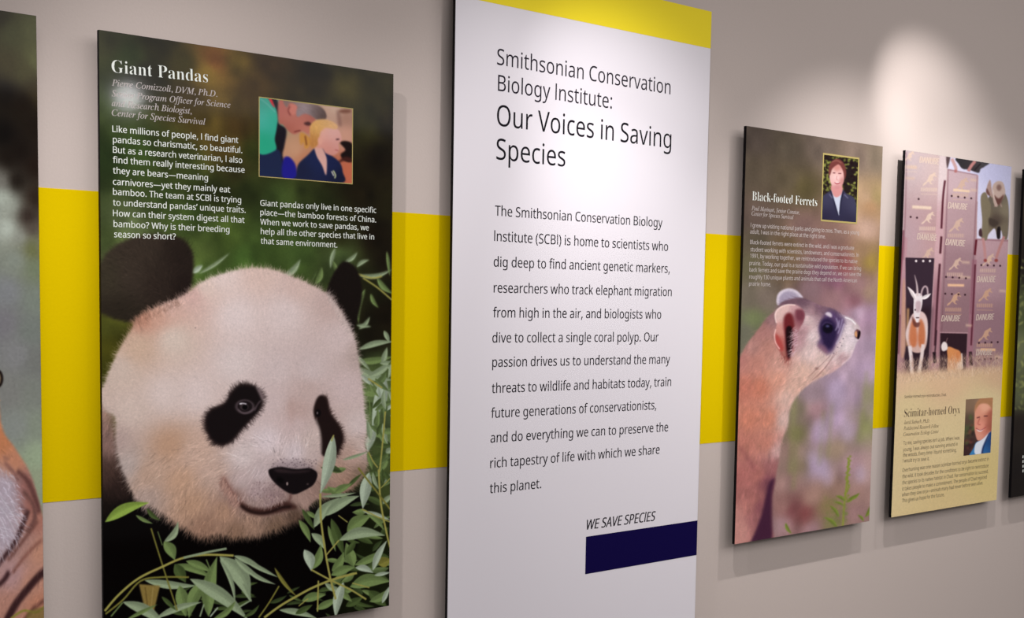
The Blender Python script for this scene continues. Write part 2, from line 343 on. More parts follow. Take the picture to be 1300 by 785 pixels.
    s.blob(365, 614.5, 1.3, 2.3, (142, 124, 120), .5); s.blob(391, 615, 1.5, 1, (96, 80, 80), .6, .8); s.blob(356, 610, 5, 3.6, (6, 4, 4), 1, .9, .5)
    s.line([(370, 627), (369, 632), (367, 638)], 3.4, (92, 62, 58), 1.2, .7)
    s.line([(282, 604), (287, 613), (293, 623), (300, 633), (307, 640)], 6, (138, 98, 88), 2.6, .75)
    s.line([(284, 607), (290, 618), (298, 631)], 2, (92, 58, 52), 1.2, .6)
    s.poly([(300, 634), (310, 640), (324, 645), (338, 646), (352, 640), (364, 637), (374, 641), (378, 646), (368, 648), (352, 652), (338, 655), (322, 654), (309, 648)], (58, 34, 30), 1.5, .95)
    s.line([(306, 643), (318, 650), (332, 652.5), (346, 650), (358, 645), (370, 644)], 2.6, (22, 11, 10), 1.0, .95)
    s.strokes(260, s.full(s.mask([(284, 606), (292, 620), (304, 634), (300, 640), (290, 628), (280, 612)])), [(290, 620, 115)], 7, .2, .6, 1, tint=(160, 124, 112), fat=.15)
    s.strokes(170, s.full(s.mask([(296, 630), (320, 641), (342, 643), (362, 634), (354, 630), (322, 630)])), [(310, 630, 100), (350, 635, 90)], 6, .16, .6, 1, tint=(160, 136, 130), fat=.2)
    s.strokes(300, s.full(s.mask([(300, 644), (320, 655), (345, 655), (372, 648), (368, 654), (345, 662), (316, 662), (298, 650)])), [(300, 650, 110), (330, 655, 92), (365, 650, 70)], 8, .2, .6, 1, src=face, fat=.3)
    s.poly([(366, 510), (372, 506), (374, 530), (370, 540), (366, 528)], (172, 142, 134), 3, .45)
    s.blob(248, 415, .9, .7, (110, 90, 88), .3)
    # bamboo in front: leaves then stems
    L = [(132.6, 664, 189, 639, 15, BRIGHT, -.08), (172, 655, 194, 666, 5, MID, .05), (186, 646, 204, 662, 6, DARKG, .1), (208, 690, 226, 663, 9, SAGE, .15), (208, 689, 222, 713, 15, MID, -.08),
         (183, 739, 250, 746, 11, SAGE, .04), (221, 719, 270, 736, 10, MID, -.06), (236, 714, 270, 729, 10, MID, -.05), (228, 746, 236, 786, 18, MID, 0), (265, 786, 276, 708, 19, MID, -.06), (279, 708, 318, 766, 24, SAGE, -.12), (222, 718, 236, 742, 15, DARKG, 0), (262, 738, 240, 788, 17, MID, .1),
         (241, 737, 316, 790, 19, SAGE, -.06), (279, 712, 299, 770, 6, SAGE, -.08), (297, 707, 334, 724, 8, SAGE, -.03), (298, 710, 334, 738, 8, SAGE, .04), (155, 767, 212, 800, 15, SAGE, -.08), (198, 788, 257, 767, 9, SAGE, -.05), (310, 713, 354, 735, 6, SAGE, 0), (310, 722, 351, 744, 6, SAGE, .06),
         (349, 722, 378, 760, 5, OLIVE, .05), (308, 742, 320, 767, 7, SAGE, 0), (355, 777, 404, 788, 9, SAGE, -.05), (384, 765, 415, 757, 12, MID, -.05), (270, 790, 300, 765, 8, MID, .1), (160, 790, 200, 770, 5, MID, 0), (205, 760, 224, 778, 6, DARKG, 0), (310, 786, 330, 770, 5, DARKG, .1),
         (384, 647, 400, 674, 7, DARKG, 0), (380, 661, 395, 690, 9, MID, -.05), (396, 678, 414, 700, 11, SAGE, -.1), (390, 650, 404, 660, 6, MID, 0), (417, 668, 427, 702, 6, MID, 0), (421, 659, 438, 708, 12, DARKG, 0), (441, 676, 472, 655, 17, MID, -.08), (466, 652, 488, 674, 8, MID, -.1),
         (450, 721, 440, 690, 15, MID, 0), (451, 719, 488, 699, 10, MID, .05), (422, 727, 437, 702, 11, MID, .1), (431, 687, 490, 681, 15, SAGE, -.12), (421, 732, 452, 721, 12, MID, -.05), (481, 718, 497, 711, 14, OLIVE, 0), (452, 688, 440, 706, 8, DARKG, 0),
         (445, 747, 497, 740, 18, MID, -.1), (469, 752, 492, 772, 15, DARKG, 0), (402, 776, 430, 762, 10, MID, 0), (470, 766, 497, 748, 10, MID, .1), (440, 772, 462, 760, 10, DARKG, 0), (376, 782, 398, 770, 8, DARKG, 0), (430, 750, 448, 766, 9, MID, 0), (413, 742, 437, 752, 8, SAGE, .1), (486, 768, 496, 745, 6, PALE, 0),
         (396, 725, 408, 692, 12, MID, .1), (387, 699, 396, 727, 14, PALE, -.1), (452, 722, 475, 729, 9, PALE, -.1), (437, 741, 427, 787, 13, PALE, .05), (474, 726, 492, 687, 9, PALE, -.05), (476, 732, 497, 728, 5, PALE, 0), (461, 650, 497, 662, 5, PALE, -.05), (409, 631, 453, 626, 4.5, SAGE, .02),
         (399, 671, 432, 632, 14, SAGE, -.1), (413, 656, 457, 630, 14, SAGE, -.08), (469, 600, 461, 647, 15, PALE, .02), (435, 584, 468, 573, 4, SAGE, .02), (423.6, 552, 407, 628, 16, PALE, -.03)]
    rr = np.random.RandomState(3); X = []
    for i in range(46):                                        # undergrowth behind the named leaves
        x, y = rr.uniform(425, 497), rr.uniform(585, 782); a_ = rr.uniform(-.9, .9)+(math.pi if rr.rand() < .5 else 0); l_ = rr.uniform(14, 34)
        X.append((x, y, x+l_*math.cos(a_), y+l_*math.sin(a_), rr.uniform(4, 9), [DARKG, MID, (50, 62, 34), (84, 100, 60)][i % 4], rr.uniform(-.1, .1)))
    for i in range(40):
        x, y = rr.uniform(458, 498), rr.uniform(440, 600); a_ = rr.uniform(-1.9, 1.9); l_ = rr.uniform(14, 30)
        X.append((x, y, x+l_*math.cos(a_), y+l_*math.sin(a_), rr.uniform(4, 9), [DARKG, MID, SAGE, (84, 100, 60)][i % 4], rr.uniform(-.1, .1)))
    for i in range(22):
        x, y = rr.uniform(200, 420), rr.uniform(745, 790); a_ = rr.uniform(-.6, .6); l_ = rr.uniform(14, 30)
        X.append((x, y, x+l_*math.cos(a_), y+l_*math.sin(a_), rr.uniform(3, 6), [DARKG, (50, 62, 34)][i % 2], rr.uniform(-.1, .1)))
    for q in X:
        if 458 < q[0] < 466 and q[1] < 600: continue
        s.leaf(*q, blur=.5)
    tan = [(176, 744), (203, 746), (194, 784), (185, 784)]
    for q in L[:8]:
        s.leaf(*q)
    s.poly(tan, (128, 108, 56), .6, 1, False); s.line([(184, 748), (188, 782)], 1.2, (92, 74, 36), .5); s.line([(194, 748), (191, 782)], 1, (150, 130, 76), .5)
    for q in L[8:]:
        s.leaf(*q)
    for pts, w, c in (([(191.5, 672), (200, 700), (212, 738), (225, 778)], 2, OLIVE), ([(200, 676), (206, 694)], 1.2, MID), ([(132, 779), (150, 758), (175, 737), (205, 722), (233, 710), (262, 706), (297, 707)], 3, STEM), ([(133, 783), (156, 764), (178, 740), (205, 735), (240, 735)], 2.4, OLIVE),
                      ([(233, 710), (262, 703), (288, 698)], 3, SAGE), ([(140, 786), (155, 768)], 2, MID), ([(262, 712), (266, 722), (269, 728)], 1.6, MID), ([(254, 786), (259, 770)], 2, SAGE), ([(267, 786), (277, 774)], 2, PALE), ([(300, 776), (320, 764)], 2, SAGE),
                      ([(336, 787), (356, 772), (376, 760), (398, 748), (425, 737), (454, 729)], 3, STEM), ([(396, 725), (420, 738), (445, 750), (466, 763)], 2.4, STEM), ([(407, 627), (408, 660), (413.6, 701), (420, 735), (427, 763)], 2.6, STEM), ([(481, 596), (484, 640), (492, 680), (496.5, 698)], 2.4, STEM), ([(455, 594), (475, 620), (498, 650)], 2.2, OLIVE),
                      ([(460, 647), (480, 657), (497, 664)], 1.6, STEM), ([(489, 522), (486, 560), (482, 600)], 2, STEM), ([(405, 739), (404, 779)], 2, STEM), ([(415, 706), (431, 687)], 1.8, STEM), ([(468, 574), (474, 586), (480, 594)], 1.6, STEM), ([(329, 787), (342, 768), (355, 746)], 2, OLIVE), ([(430, 655), (442, 664)], 1.4, STEM),
                      ([(484, 620), (497, 606)], 1.2, STEM), ([(467, 480), (485, 492)], 2, STEM), ([(424, 552), (421, 560)], 1.6, STEM), ([(470, 526), (469, 508)], 1.4, MID), ([(380, 772), (392, 762)], 1.4, STEM), ([(448, 742), (470, 748)], 1.5, STEM)):
        s.line(pts, w, c, .35)
    s.mottle(3, .018); s.mottle(1.5, .02)
    s.soften(.35)
    return s

def paint_panda_inset(corn):
    s = Print(480, 420, corn)
    s.fill([(335, 150, 60, 140, 120), (365, 200, 176, 132, 104), (385, 200, 170, 110, 80), (420, 150, 176, 140, 122), (436, 150, 150, 108, 90), (425, 138, 190, 160, 140), (436, 170, 190, 140, 120), (440, 215, 172, 92, 66), (428, 224, 160, 84, 62), (375, 190, 184, 140, 110), (372, 212, 160, 100, 76)], eps=8)
    s.line([(427, 140), (430, 160)], 4, (110, 74, 66), 1.6, .7); s.blob(436, 141, 8, 2.5, (110, 66, 50), 1.2)
    s.poly([(430, 181), (438, 179), (446, 184), (446, 204), (436, 204), (431, 196), (437, 190)], (22, 12, 12), .8)
    s.poly([(426, 208), (436, 199), (447, 202), (447, 206), (436, 204)], (60, 26, 22), 1)
    # man bending in: jacket, neck, head
    s.poly([(327, 120), (345, 122), (353, 135), (352, 155), (362, 164), (360, 185), (358, 196), (362, 212), (360, 228), (327, 226)], (22, 18, 26), .8)
    s.poly([(326, 189), (352, 189), (358, 205), (360, 224), (326, 224)], (26, 34, 62), .8)
    s.poly([(326, 122), (338, 124), (347, 134), (351, 148), (350, 162), (348, 176), (349, 190), (326, 190)], s.field([(330, 130, 60, 140, 124), (345, 150, 44, 158, 132), (335, 180, 36, 150, 116), (332, 150, 70, 164, 148)]), .6)
    s.line([(328, 124), (338, 132), (348, 142)], 1, (120, 170, 160), .5, .7); s.poly([(339, 124), (343, 125), (347, 136), (343, 132)], (190, 40, 50), .5)
    s.poly([(352, 126), (366, 128), (380, 136), (394, 146), (399, 152), (394, 158), (392, 166), (390, 170), (383, 166), (378, 168), (372, 170), (365, 166), (358, 158), (352, 154)], s.field([(355, 140, 166, 92, 84), (365, 150, 176, 106, 92), (380, 155, 170, 98, 86), (388, 162, 186, 120, 100), (395, 152, 150, 80, 70), (362, 160, 150, 84, 70)]), .8)
    s.blob(370, 138, 6, 7.5, (186, 110, 96), .8); s.line([(366, 134), (364, 140), (367, 146)], 2, (130, 62, 56), .7)
    s.poly([(358, 126), (380, 130), (400, 133), (410, 140), (412, 150), (402, 152), (392, 146), (384, 144), (376, 148), (374, 142), (375, 134), (366, 130), (362, 136)], s.field([(365, 130, 120, 92, 84), (385, 136, 150, 134, 136), (380, 144, 136, 120, 124), (400, 140, 92, 74, 72), (409, 148, 70, 50, 44)]), .7)
    s.strokes(260, s.full(s.mask([(376, 132), (400, 134), (410, 142), (408, 150), (392, 145), (378, 146)])), [(380, 140, 20), (405, 145, 50)], 6, .2, .5, 1)
    s.poly([(384, 156), (390, 154), (394, 158), (388, 159)], (70, 34, 34), .8); s.line([(372, 167), (380, 165)], 1.2, (90, 30, 30), .5)
    s.poly([(359, 202), (365, 198), (372, 204), (376, 214), (376, 226), (359, 224)], (28, 24, 120), .8)
    # woman: hair, face, shirt
    s.poly([(376, 222), (378, 208), (390, 196), (398, 188), (405, 186), (418, 196), (430, 206), (434, 218), (433, 232), (376, 228)], s.field([(385, 215, 24, 28, 52), (400, 205, 26, 34, 70), (420, 210, 24, 30, 66), (430, 225, 16, 20, 40)]), .7)
    s.poly([(398, 186), (404, 182), (412, 196), (414, 206), (413, 222), (408, 210), (401, 198)], (196, 150, 140), .6)
    s.poly([(400, 164), (410, 158), (424, 162), (430, 168), (432, 178), (428, 182), (429, 188), (427, 194), (420, 197), (412, 194), (408, 188), (400, 186)], s.field([(405, 172, 214, 160, 144), (420, 170, 206, 160, 152), (425, 185, 196, 140, 132), (412, 185, 196, 132, 120), (418, 192, 184, 120, 108)]), .7)
    s.poly([(392, 172), (392, 160), (398, 153), (408, 151), (420, 154), (427, 160), (424, 164), (412, 162), (405, 168), (404, 178), (400, 186), (394, 187), (391, 180)], s.field([(398, 160, 206, 158, 90), (412, 156, 196, 150, 92), (420, 158, 206, 160, 120), (396, 178, 170, 112, 60)]), .7)
    s.strokes(260, s.full(s.mask([(392, 172), (394, 158), (408, 152), (424, 158), (412, 162), (404, 170), (398, 184)])), [(395, 170, 80), (410, 156, 10)], 6, .2, .5, 1)
    s.poly([(380, 168), (386, 170), (392, 176), (391, 186), (386, 188), (384, 180), (381, 184), (379, 176)], (186, 130, 62), .8); s.line([(386, 172), (388, 184)], 1.6, (110, 62, 34), .7)
    s.blob(405, 178, 3, 5, (208, 150, 134), .6); s.line([(425, 177), (429, 176.5)], 1.6, (60, 34, 40), .5); s.line([(424, 190), (428, 191)], 1, (150, 70, 70), .5)
    s.line([(422, 216), (425, 222), (424, 226)], 1.5, (184, 190, 140), .4); s.line([(420, 217), (423, 223)], 1.2, (220, 214, 190), .4)
    s.soften(.5)
    return s

def paint_ferret():
    s = Print(640, 1060, FERRET)
    s.fill([(960, 180, 88, 76, 68), (1000, 190, 84, 74, 62), (960, 220, 92, 80, 66), (1000, 230, 94, 82, 64), (1020, 240, 84, 74, 48), (1040, 190, 104, 90, 80), (1090, 200, 128, 110, 98), (1112, 200, 138, 122, 104), (1100, 250, 176, 146, 118), (1112, 250, 154, 134, 92), (1105, 260, 168, 130, 96), (1100, 290, 184, 152, 134),
            (1060, 300, 126, 98, 88), (1020, 290, 118, 92, 86), (960, 280, 96, 80, 72), (960, 310, 92, 82, 66), (1000, 315, 108, 88, 62), (1050, 320, 134, 96, 92), (1095, 320, 150, 120, 92), (1105, 330, 150, 126, 64), (950, 340, 98, 92, 68), (1000, 345, 104, 86, 66), (1045, 345, 112, 76, 92), (1070, 335, 134, 76, 76), (1060, 355, 128, 86, 104),
            (1090, 360, 156, 120, 120), (1104, 370, 150, 124, 104), (950, 380, 112, 102, 88), (970, 380, 116, 102, 92), (955, 405, 108, 116, 78), (946, 420, 106, 104, 88), (1030, 366, 124, 98, 102), (1055, 375, 146, 110, 112), (1085, 382, 132, 88, 96), (1104, 400, 160, 128, 150), (1090, 395, 186, 158, 178), (1100, 440, 176, 150, 170),
            (1098, 470, 178, 152, 176), (1060, 490, 170, 146, 168), (1085, 500, 172, 146, 166), (1104, 500, 146, 138, 110), (1030, 500, 150, 128, 136), (1035, 520, 150, 116, 120), (1010, 520, 124, 112, 92), (1012, 550, 116, 108, 74), (1040, 550, 168, 140, 162), (1060, 530, 180, 154, 180), (1085, 540, 170, 144, 150), (1098, 540, 140, 140, 92),
            (1000, 570, 148, 118, 110), (1015, 590, 136, 118, 96), (1035, 590, 172, 150, 174), (1060, 570, 150, 128, 108), (1080, 590, 172, 138, 144), (1100, 600, 184, 152, 148), (1000, 610, 150, 118, 112), (1030, 630, 158, 124, 112), (1060, 620, 152, 120, 106), (1050, 640, 140, 122, 84), (1085, 650, 150, 116, 114), (995, 640, 152, 112, 106),
            (1005, 644, 116, 68, 70), (1020, 650, 124, 70, 70), (990, 665, 160, 128, 130), (1030, 672, 160, 124, 128), (1055, 665, 132, 120, 86), (1090, 625, 160, 126, 118)], eps=7)
    s.mottle(40, .05)
    for x, y0, y1, w in ((1008, 500, 600, 5), (1045, 520, 590, 3), (1056, 510, 580, 3), (1100, 470, 560, 3), (1012, 540, 620, 4), (1095, 520, 560, 4)):
        s.line([(x, y0), (x-3, (y0+y1)/2), (x-6, y1)], w, (134, 136, 84), 2.6, .55)
    for x, y, r_ in ((1040, 545, 9), (1062, 500, 12), (1044, 595, 7), (1092, 600, 7), (1075, 545, 9), (1030, 580, 6), (1050, 605, 7)):
        s.blob(x, y, r_, r_*1.6, (184, 164, 192), 4, .5)
    # far ear
    s.poly([(987, 388), (986, 376), (992, 369), (1002, 366.5), (1012, 370), (1019, 380), (1005, 386)], (206, 194, 206), .7); s.poly([(990, 387), (989, 378), (994, 372), (1002, 370), (1010, 373), (1015, 381), (1004, 387)], (158, 146, 166), 1)
    body = s.field([(940, 455, 168, 112, 104), (955, 440, 170, 124, 116), (970, 420, 160, 112, 106), (980, 400, 140, 104, 106), (1000, 384, 104, 76, 88), (1020, 382, 98, 72, 84), (1040, 390, 112, 82, 96), (1058, 396, 96, 72, 92), (1030, 395, 150, 118, 124), (1026, 405, 206, 180, 180), (1030, 425, 216, 196, 196), (1020, 420, 170, 130, 134), (1014, 430, 176, 136, 140),
                    (1028, 445, 214, 188, 184), (1045, 455, 214, 186, 178), (1060, 455, 214, 192, 190), (1074, 440, 216, 200, 202), (1080, 415, 220, 206, 210), (1075, 407, 190, 172, 182), (1086, 412, 196, 176, 176), (1085, 430, 208, 192, 198), (1060, 466, 200, 160, 158), (1070, 455, 188, 152, 156), (1040, 475, 206, 168, 154), (1020, 470, 210, 172, 156), (1010, 490, 206, 166, 150),
                    (990, 460, 200, 150, 136), (960, 460, 184, 126, 112), (975, 440, 176, 124, 112), (945, 490, 182, 112, 94), (965, 490, 190, 118, 96), (985, 480, 206, 148, 128), (1000, 505, 206, 170, 158), (950, 530, 192, 122, 100), (975, 530, 194, 126, 104), (995, 530, 204, 172, 164), (945, 560, 178, 114, 100), (970, 560, 184, 120, 104), (988, 570, 194, 156, 152),
                    (940, 600, 168, 104, 98), (960, 600, 172, 108, 100), (980, 590, 150, 96, 96), (975, 610, 116, 68, 78), (945, 640, 176, 116, 108), (955, 630, 164, 104, 98), (940, 670, 186, 128, 120), (955, 660, 150, 96, 96), (965, 640, 130, 78, 84)], eps=4.5)
    m = s.poly([(925, 470), (939, 453), (947, 438), (961, 420), (973, 404), (984, 394), (992, 384), (1003, 380), (1017, 378), (1031, 383), (1042, 388), (1056, 391), (1070, 399), (1081, 403), (1089, 411), (1092, 419), (1091, 428), (1087, 434), (1083, 444), (1077, 454), (1067, 464), (1055, 472), (1037, 480), (1024, 489), (1014, 498), (1005, 511), (1001, 524), (999, 540),
                (991, 560), (988, 582), (984, 600), (982, 614), (978, 635), (978, 660), (977, 695), (920, 700)], body, .8)
    bf = s.full(m)
    flow = [(945, 450, 130), (970, 420, 140), (990, 470, 120), (1010, 480, 150), (1030, 440, 110), (1060, 460, 150), (1030, 390, 190), (950, 530, 100), (980, 560, 90), (950, 640, 95), (1000, 510, 110), (1080, 420, 190), (1050, 400, 200)]
    s.strokes(2600, bf, flow, 8, .09, .4, 1.0, fat=.3); s.strokes(5000, bf, flow, 5, .07, .5, .9); s.strokes(2500, bf*(np.arange(s.h)[:, None] > 430), flow, 7, .12, .5, .8)
    s.mottle(14, .035, bf); s.strokes(1500, bf, flow, 9, .07, .3, .8, fat=.4)
    s.poly([(982, 606), (979, 625), (978.5, 650), (977, 690), (952, 690), (958, 672), (966, 650), (971, 628), (975, 612)], (66, 34, 54), 1.6)
    s.poly([(932, 640), (942, 650), (950, 672), (946, 690), (930, 690)], (196, 142, 132), 3, .5)
    s.line([(938, 566), (948, 580), (958, 596)], 3, (120, 62, 70), 2, .5)
    # near ear
    s.poly([(985, 412), (983, 398), (988, 391), (997, 387), (1008, 386.5), (1017, 391), (1021, 399), (1019, 409), (1013, 420), (1010, 436), (1004, 452), (998, 458), (988, 445), (983, 434), (982, 424)], s.field([(986, 400, 210, 176, 170), (995, 390, 214, 178, 172), (1010, 390, 190, 148, 150), (1016, 400, 120, 62, 74), (990, 420, 196, 136, 128), (986, 432, 176, 92, 84), (1010, 430, 160, 110, 120), (996, 450, 160, 100, 90)], eps=3), .6)
    s.poly([(995, 402), (1001, 397), (1006, 402), (1008, 416), (1007, 432), (1004, 448), (1000, 457), (997, 446), (996, 428), (994, 414)], (104, 34, 38), 1.1)
    s.poly([(997, 418), (1003, 414), (1006, 424), (1005, 440), (1001, 455), (998, 444)], (26, 8, 12), .9)
    s.poly([(1009, 394), (1016, 393), (1020, 399), (1017, 406), (1011, 404)], (110, 54, 66), 1.1, .9)
    s.poly([(984, 424), (988, 428), (994, 440), (992, 446), (985, 436)], (168, 70, 66), 1)
    s.line([(984, 418), (982.5, 426), (984, 435), (989, 443)], 1.2, (228, 190, 184), .5)
    s.line([(985, 410), (983.5, 400), (988, 392), (998, 387.5), (1009, 387.5)], 1.6, (232, 204, 198), .5, .9)
    s.strokes(120, s.full(s.mask([(1006, 418), (1012, 416), (1012, 440), (1004, 452)])), [(1008, 430, 150)], 6, .1, .5, 1.0, tint=(196, 164, 170), fat=.15)
    s.strokes(40, s.full(s.mask([(990, 446), (1000, 452), (1004, 460), (994, 460)])), [(996, 450, 100)], 5, .2, .7, 1.4, tint=(130, 60, 56))
    # mask, eye, nose
    s.poly([(1044, 403), (1050, 396), (1058, 395), (1066, 400), (1072, 404), (1071, 412), (1067, 422), (1062, 434), (1056, 446), (1050, 448), (1044, 442), (1037, 436), (1041, 428), (1039, 416)], (82, 60, 98), 2.0, .95)
    s.poly([(1042, 407), (1050, 403), (1058, 408), (1062, 418), (1060, 430), (1054, 442), (1047, 440), (1043, 430), (1040, 418)], (38, 26, 60), 1.8)
    s.strokes(420, s.full(s.mask([(1038, 398), (1072, 396), (1074, 412), (1060, 450), (1046, 450), (1034, 438)])), [(1045, 420, 170), (1055, 440, 110), (1066, 410, 60)], 4, .25, .6, 1.0)
    s.poly([(1040, 436), (1048, 440), (1050, 449), (1043, 445), (1037, 439)], (122, 84, 104), 1.4, .8)
    s.blob(1050.5, 416.5, 6.6, 6.2, (12, 7, 22), .8); s.blob(1050, 413.5, 2.6, 1.5, (84, 82, 130), .7, .8); s.line([(1043, 413), (1048, 408.5), (1056, 411)], .9, (90, 74, 104), .6, .6)
    s.poly([(1047, 398), (1051, 395.5), (1055, 398), (1055.5, 402), (1052, 401.5)], (206, 192, 204), .8)
    for q in ([(1061, 403), (1063, 411), (1060, 419)], [(1065, 406), (1064, 416)], [(1069, 404), (1067, 413), (1063, 423)], [(1071, 410), (1066, 426), (1061, 436)]):
        s.line(q, 1.1, (196, 186, 214), .7, .75)
    s.line([(1072, 402), (1080, 405), (1086, 411)], 1.4, (240, 234, 236), .5)
    s.poly([(1085, 420), (1088, 417), (1092, 420), (1091.5, 427), (1088, 429), (1085, 426)], (96, 58, 66), .7); s.poly([(1085, 421), (1087, 419), (1088, 424), (1087, 427), (1084.5, 424)], (206, 150, 104), .5); s.poly([(1090, 419), (1092, 421), (1090, 429), (1088, 428)], (20, 10, 16), .4)
    for a in ((1066, 434), (1070, 429), (1063, 440), (1068, 438), (1058, 448)):
        s.blob(a[0], a[1], .9, .6, (60, 40, 60), .4, .8)
    s.blob(1036, 467, 2, 1.6, (132, 96, 90), .8, .8)
    for q in ([(1058, 449), (1045, 468), (1030, 482)], [(1062, 446), (1050, 462), (1036, 478)], [(1054, 450), (1040, 464), (1025, 478)]):
        s.line(q, .6, (120, 76, 78), .35, .6)
    s.line([(1082, 444), (1078, 453), (1068, 462)], 1.6, (228, 204, 208), .8, .8); s.line([(1072, 446), (1064, 454), (1050, 462)], 1.3, (176, 128, 134), 1.2, .6)
    # weeds at the lower right
    for q in ([(1069, 668), (1071, 640), (1074, 615), (1077, 580)],):
        s.line(q, 2.2, (134, 142, 56), .7)
    for i in range(22):
        y = 578+i*2.6; s.blob(1077-(y-578)*.055+s.rng.uniform(-2.2, 2.2), y, 1.5, 1.3, (124, 138, 50), .6, .9)
    for q in ((1072, 634, 1060, 628, 4), (1076, 632, 1091, 624, 4.5), (1073, 636, 1084, 628, 3), (1062, 668, 1045, 655, 5), (1064, 655, 1052, 640, 4), (1098, 655, 1104, 640, 4), (1096, 660, 1088, 652, 3), (996, 662, 1004, 676, 4), (1070, 640, 1058, 636, 3)):
        s.leaf(*q[:5], (112, 126, 52), .1, .6)
    for i in range(60):
        s.blob(s.rng.uniform(1044, 1075), s.rng.uniform(630, 668), 2, 1.4, (110, 122, 62), 1.2, .35)
    s.mottle(3, .02)
    s.soften(.35)
    return s

def paint_ferret_inset(corn):
    s = Print(300, 420, corn, (34, 24, 24)); r = s.rng
    for i in range(420):
        x, y = r.uniform(1043, 1090), r.uniform(196, 285); k = r.rand()
        if 1064 < x and 205 < y < 235 and k < .6: c = (30, 16, 20)
        else: c = (96+60*k, 104+56*k, 42+36*k) if r.rand() < .62 else (44, 34, 26)
        s.blob(x, y, r.uniform(.8, 2.2), r.uniform(.8, 2), c, .5, .8, r.rand()*3)
    s.poly([(1042, 284), (1043, 258), (1045, 249), (1054, 243), (1060, 240), (1068, 240), (1074, 246), (1082, 250), (1086, 258), (1087, 290), (1042, 286)], s.field([(1050, 255, 62, 60, 84), (1065, 270, 46, 44, 68), (1082, 262, 66, 64, 88), (1048, 278, 40, 36, 58), (1075, 280, 44, 40, 62)]), .5)
    s.poly([(1056, 240), (1068, 240), (1066, 256), (1064, 274), (1060, 262), (1056, 250)], (196, 200, 216), .4)
    s.poly([(1055, 236), (1068, 236), (1068, 246), (1061, 251), (1056, 246)], (206, 140, 138), .5)
    s.line([(1054, 243), (1058, 256), (1063, 274)], 1.6, (36, 34, 56), .4); s.line([(1070, 243), (1067, 256), (1065, 272)], 1.6, (36, 34, 56), .4)
    s.line([(1052, 247), (1056, 252)], 1.6, (96, 94, 122), .5); s.line([(1071, 247), (1076, 252)], 1.4, (104, 102, 130), .5)
    s.poly([(1053, 220), (1055, 212), (1062, 207), (1069, 210), (1071, 218), (1071, 230), (1067, 238), (1061, 241), (1056, 237), (1053, 229)], s.field([(1056, 220, 222, 180, 172), (1062, 214, 196, 130, 120), (1066, 222, 224, 176, 170), (1060, 232, 226, 180, 176), (1062, 226, 236, 200, 196), (1069, 230, 190, 128, 124), (1062, 238, 196, 130, 130)], eps=3), .4)
    s.poly([(1052, 224), (1052, 214), (1055, 207), (1061, 203), (1067, 204), (1072, 210), (1074, 220), (1072, 228), (1070, 218), (1065, 210), (1060, 212), (1056, 216), (1054, 222)], (112, 58, 54), .5)
    s.line([(1056, 207), (1062, 205), (1068, 208)], 1, (150, 96, 84), .5)
    s.line([(1057, 220.5), (1060, 220.5)], 1.1, (96, 44, 52), .3); s.line([(1064, 221), (1067.5, 221)], 1.1, (96, 44, 52), .3)
    s.line([(1059, 232.5), (1062, 234), (1066, 232.5)], 1, (160, 60, 70), .3); s.line([(1060, 232), (1065, 232)], .6, (250, 240, 238), .2); s.line([(1062, 224), (1061.5, 228), (1063, 229)], .7, (190, 120, 118), .3)
    s.soften(.35)
    return s
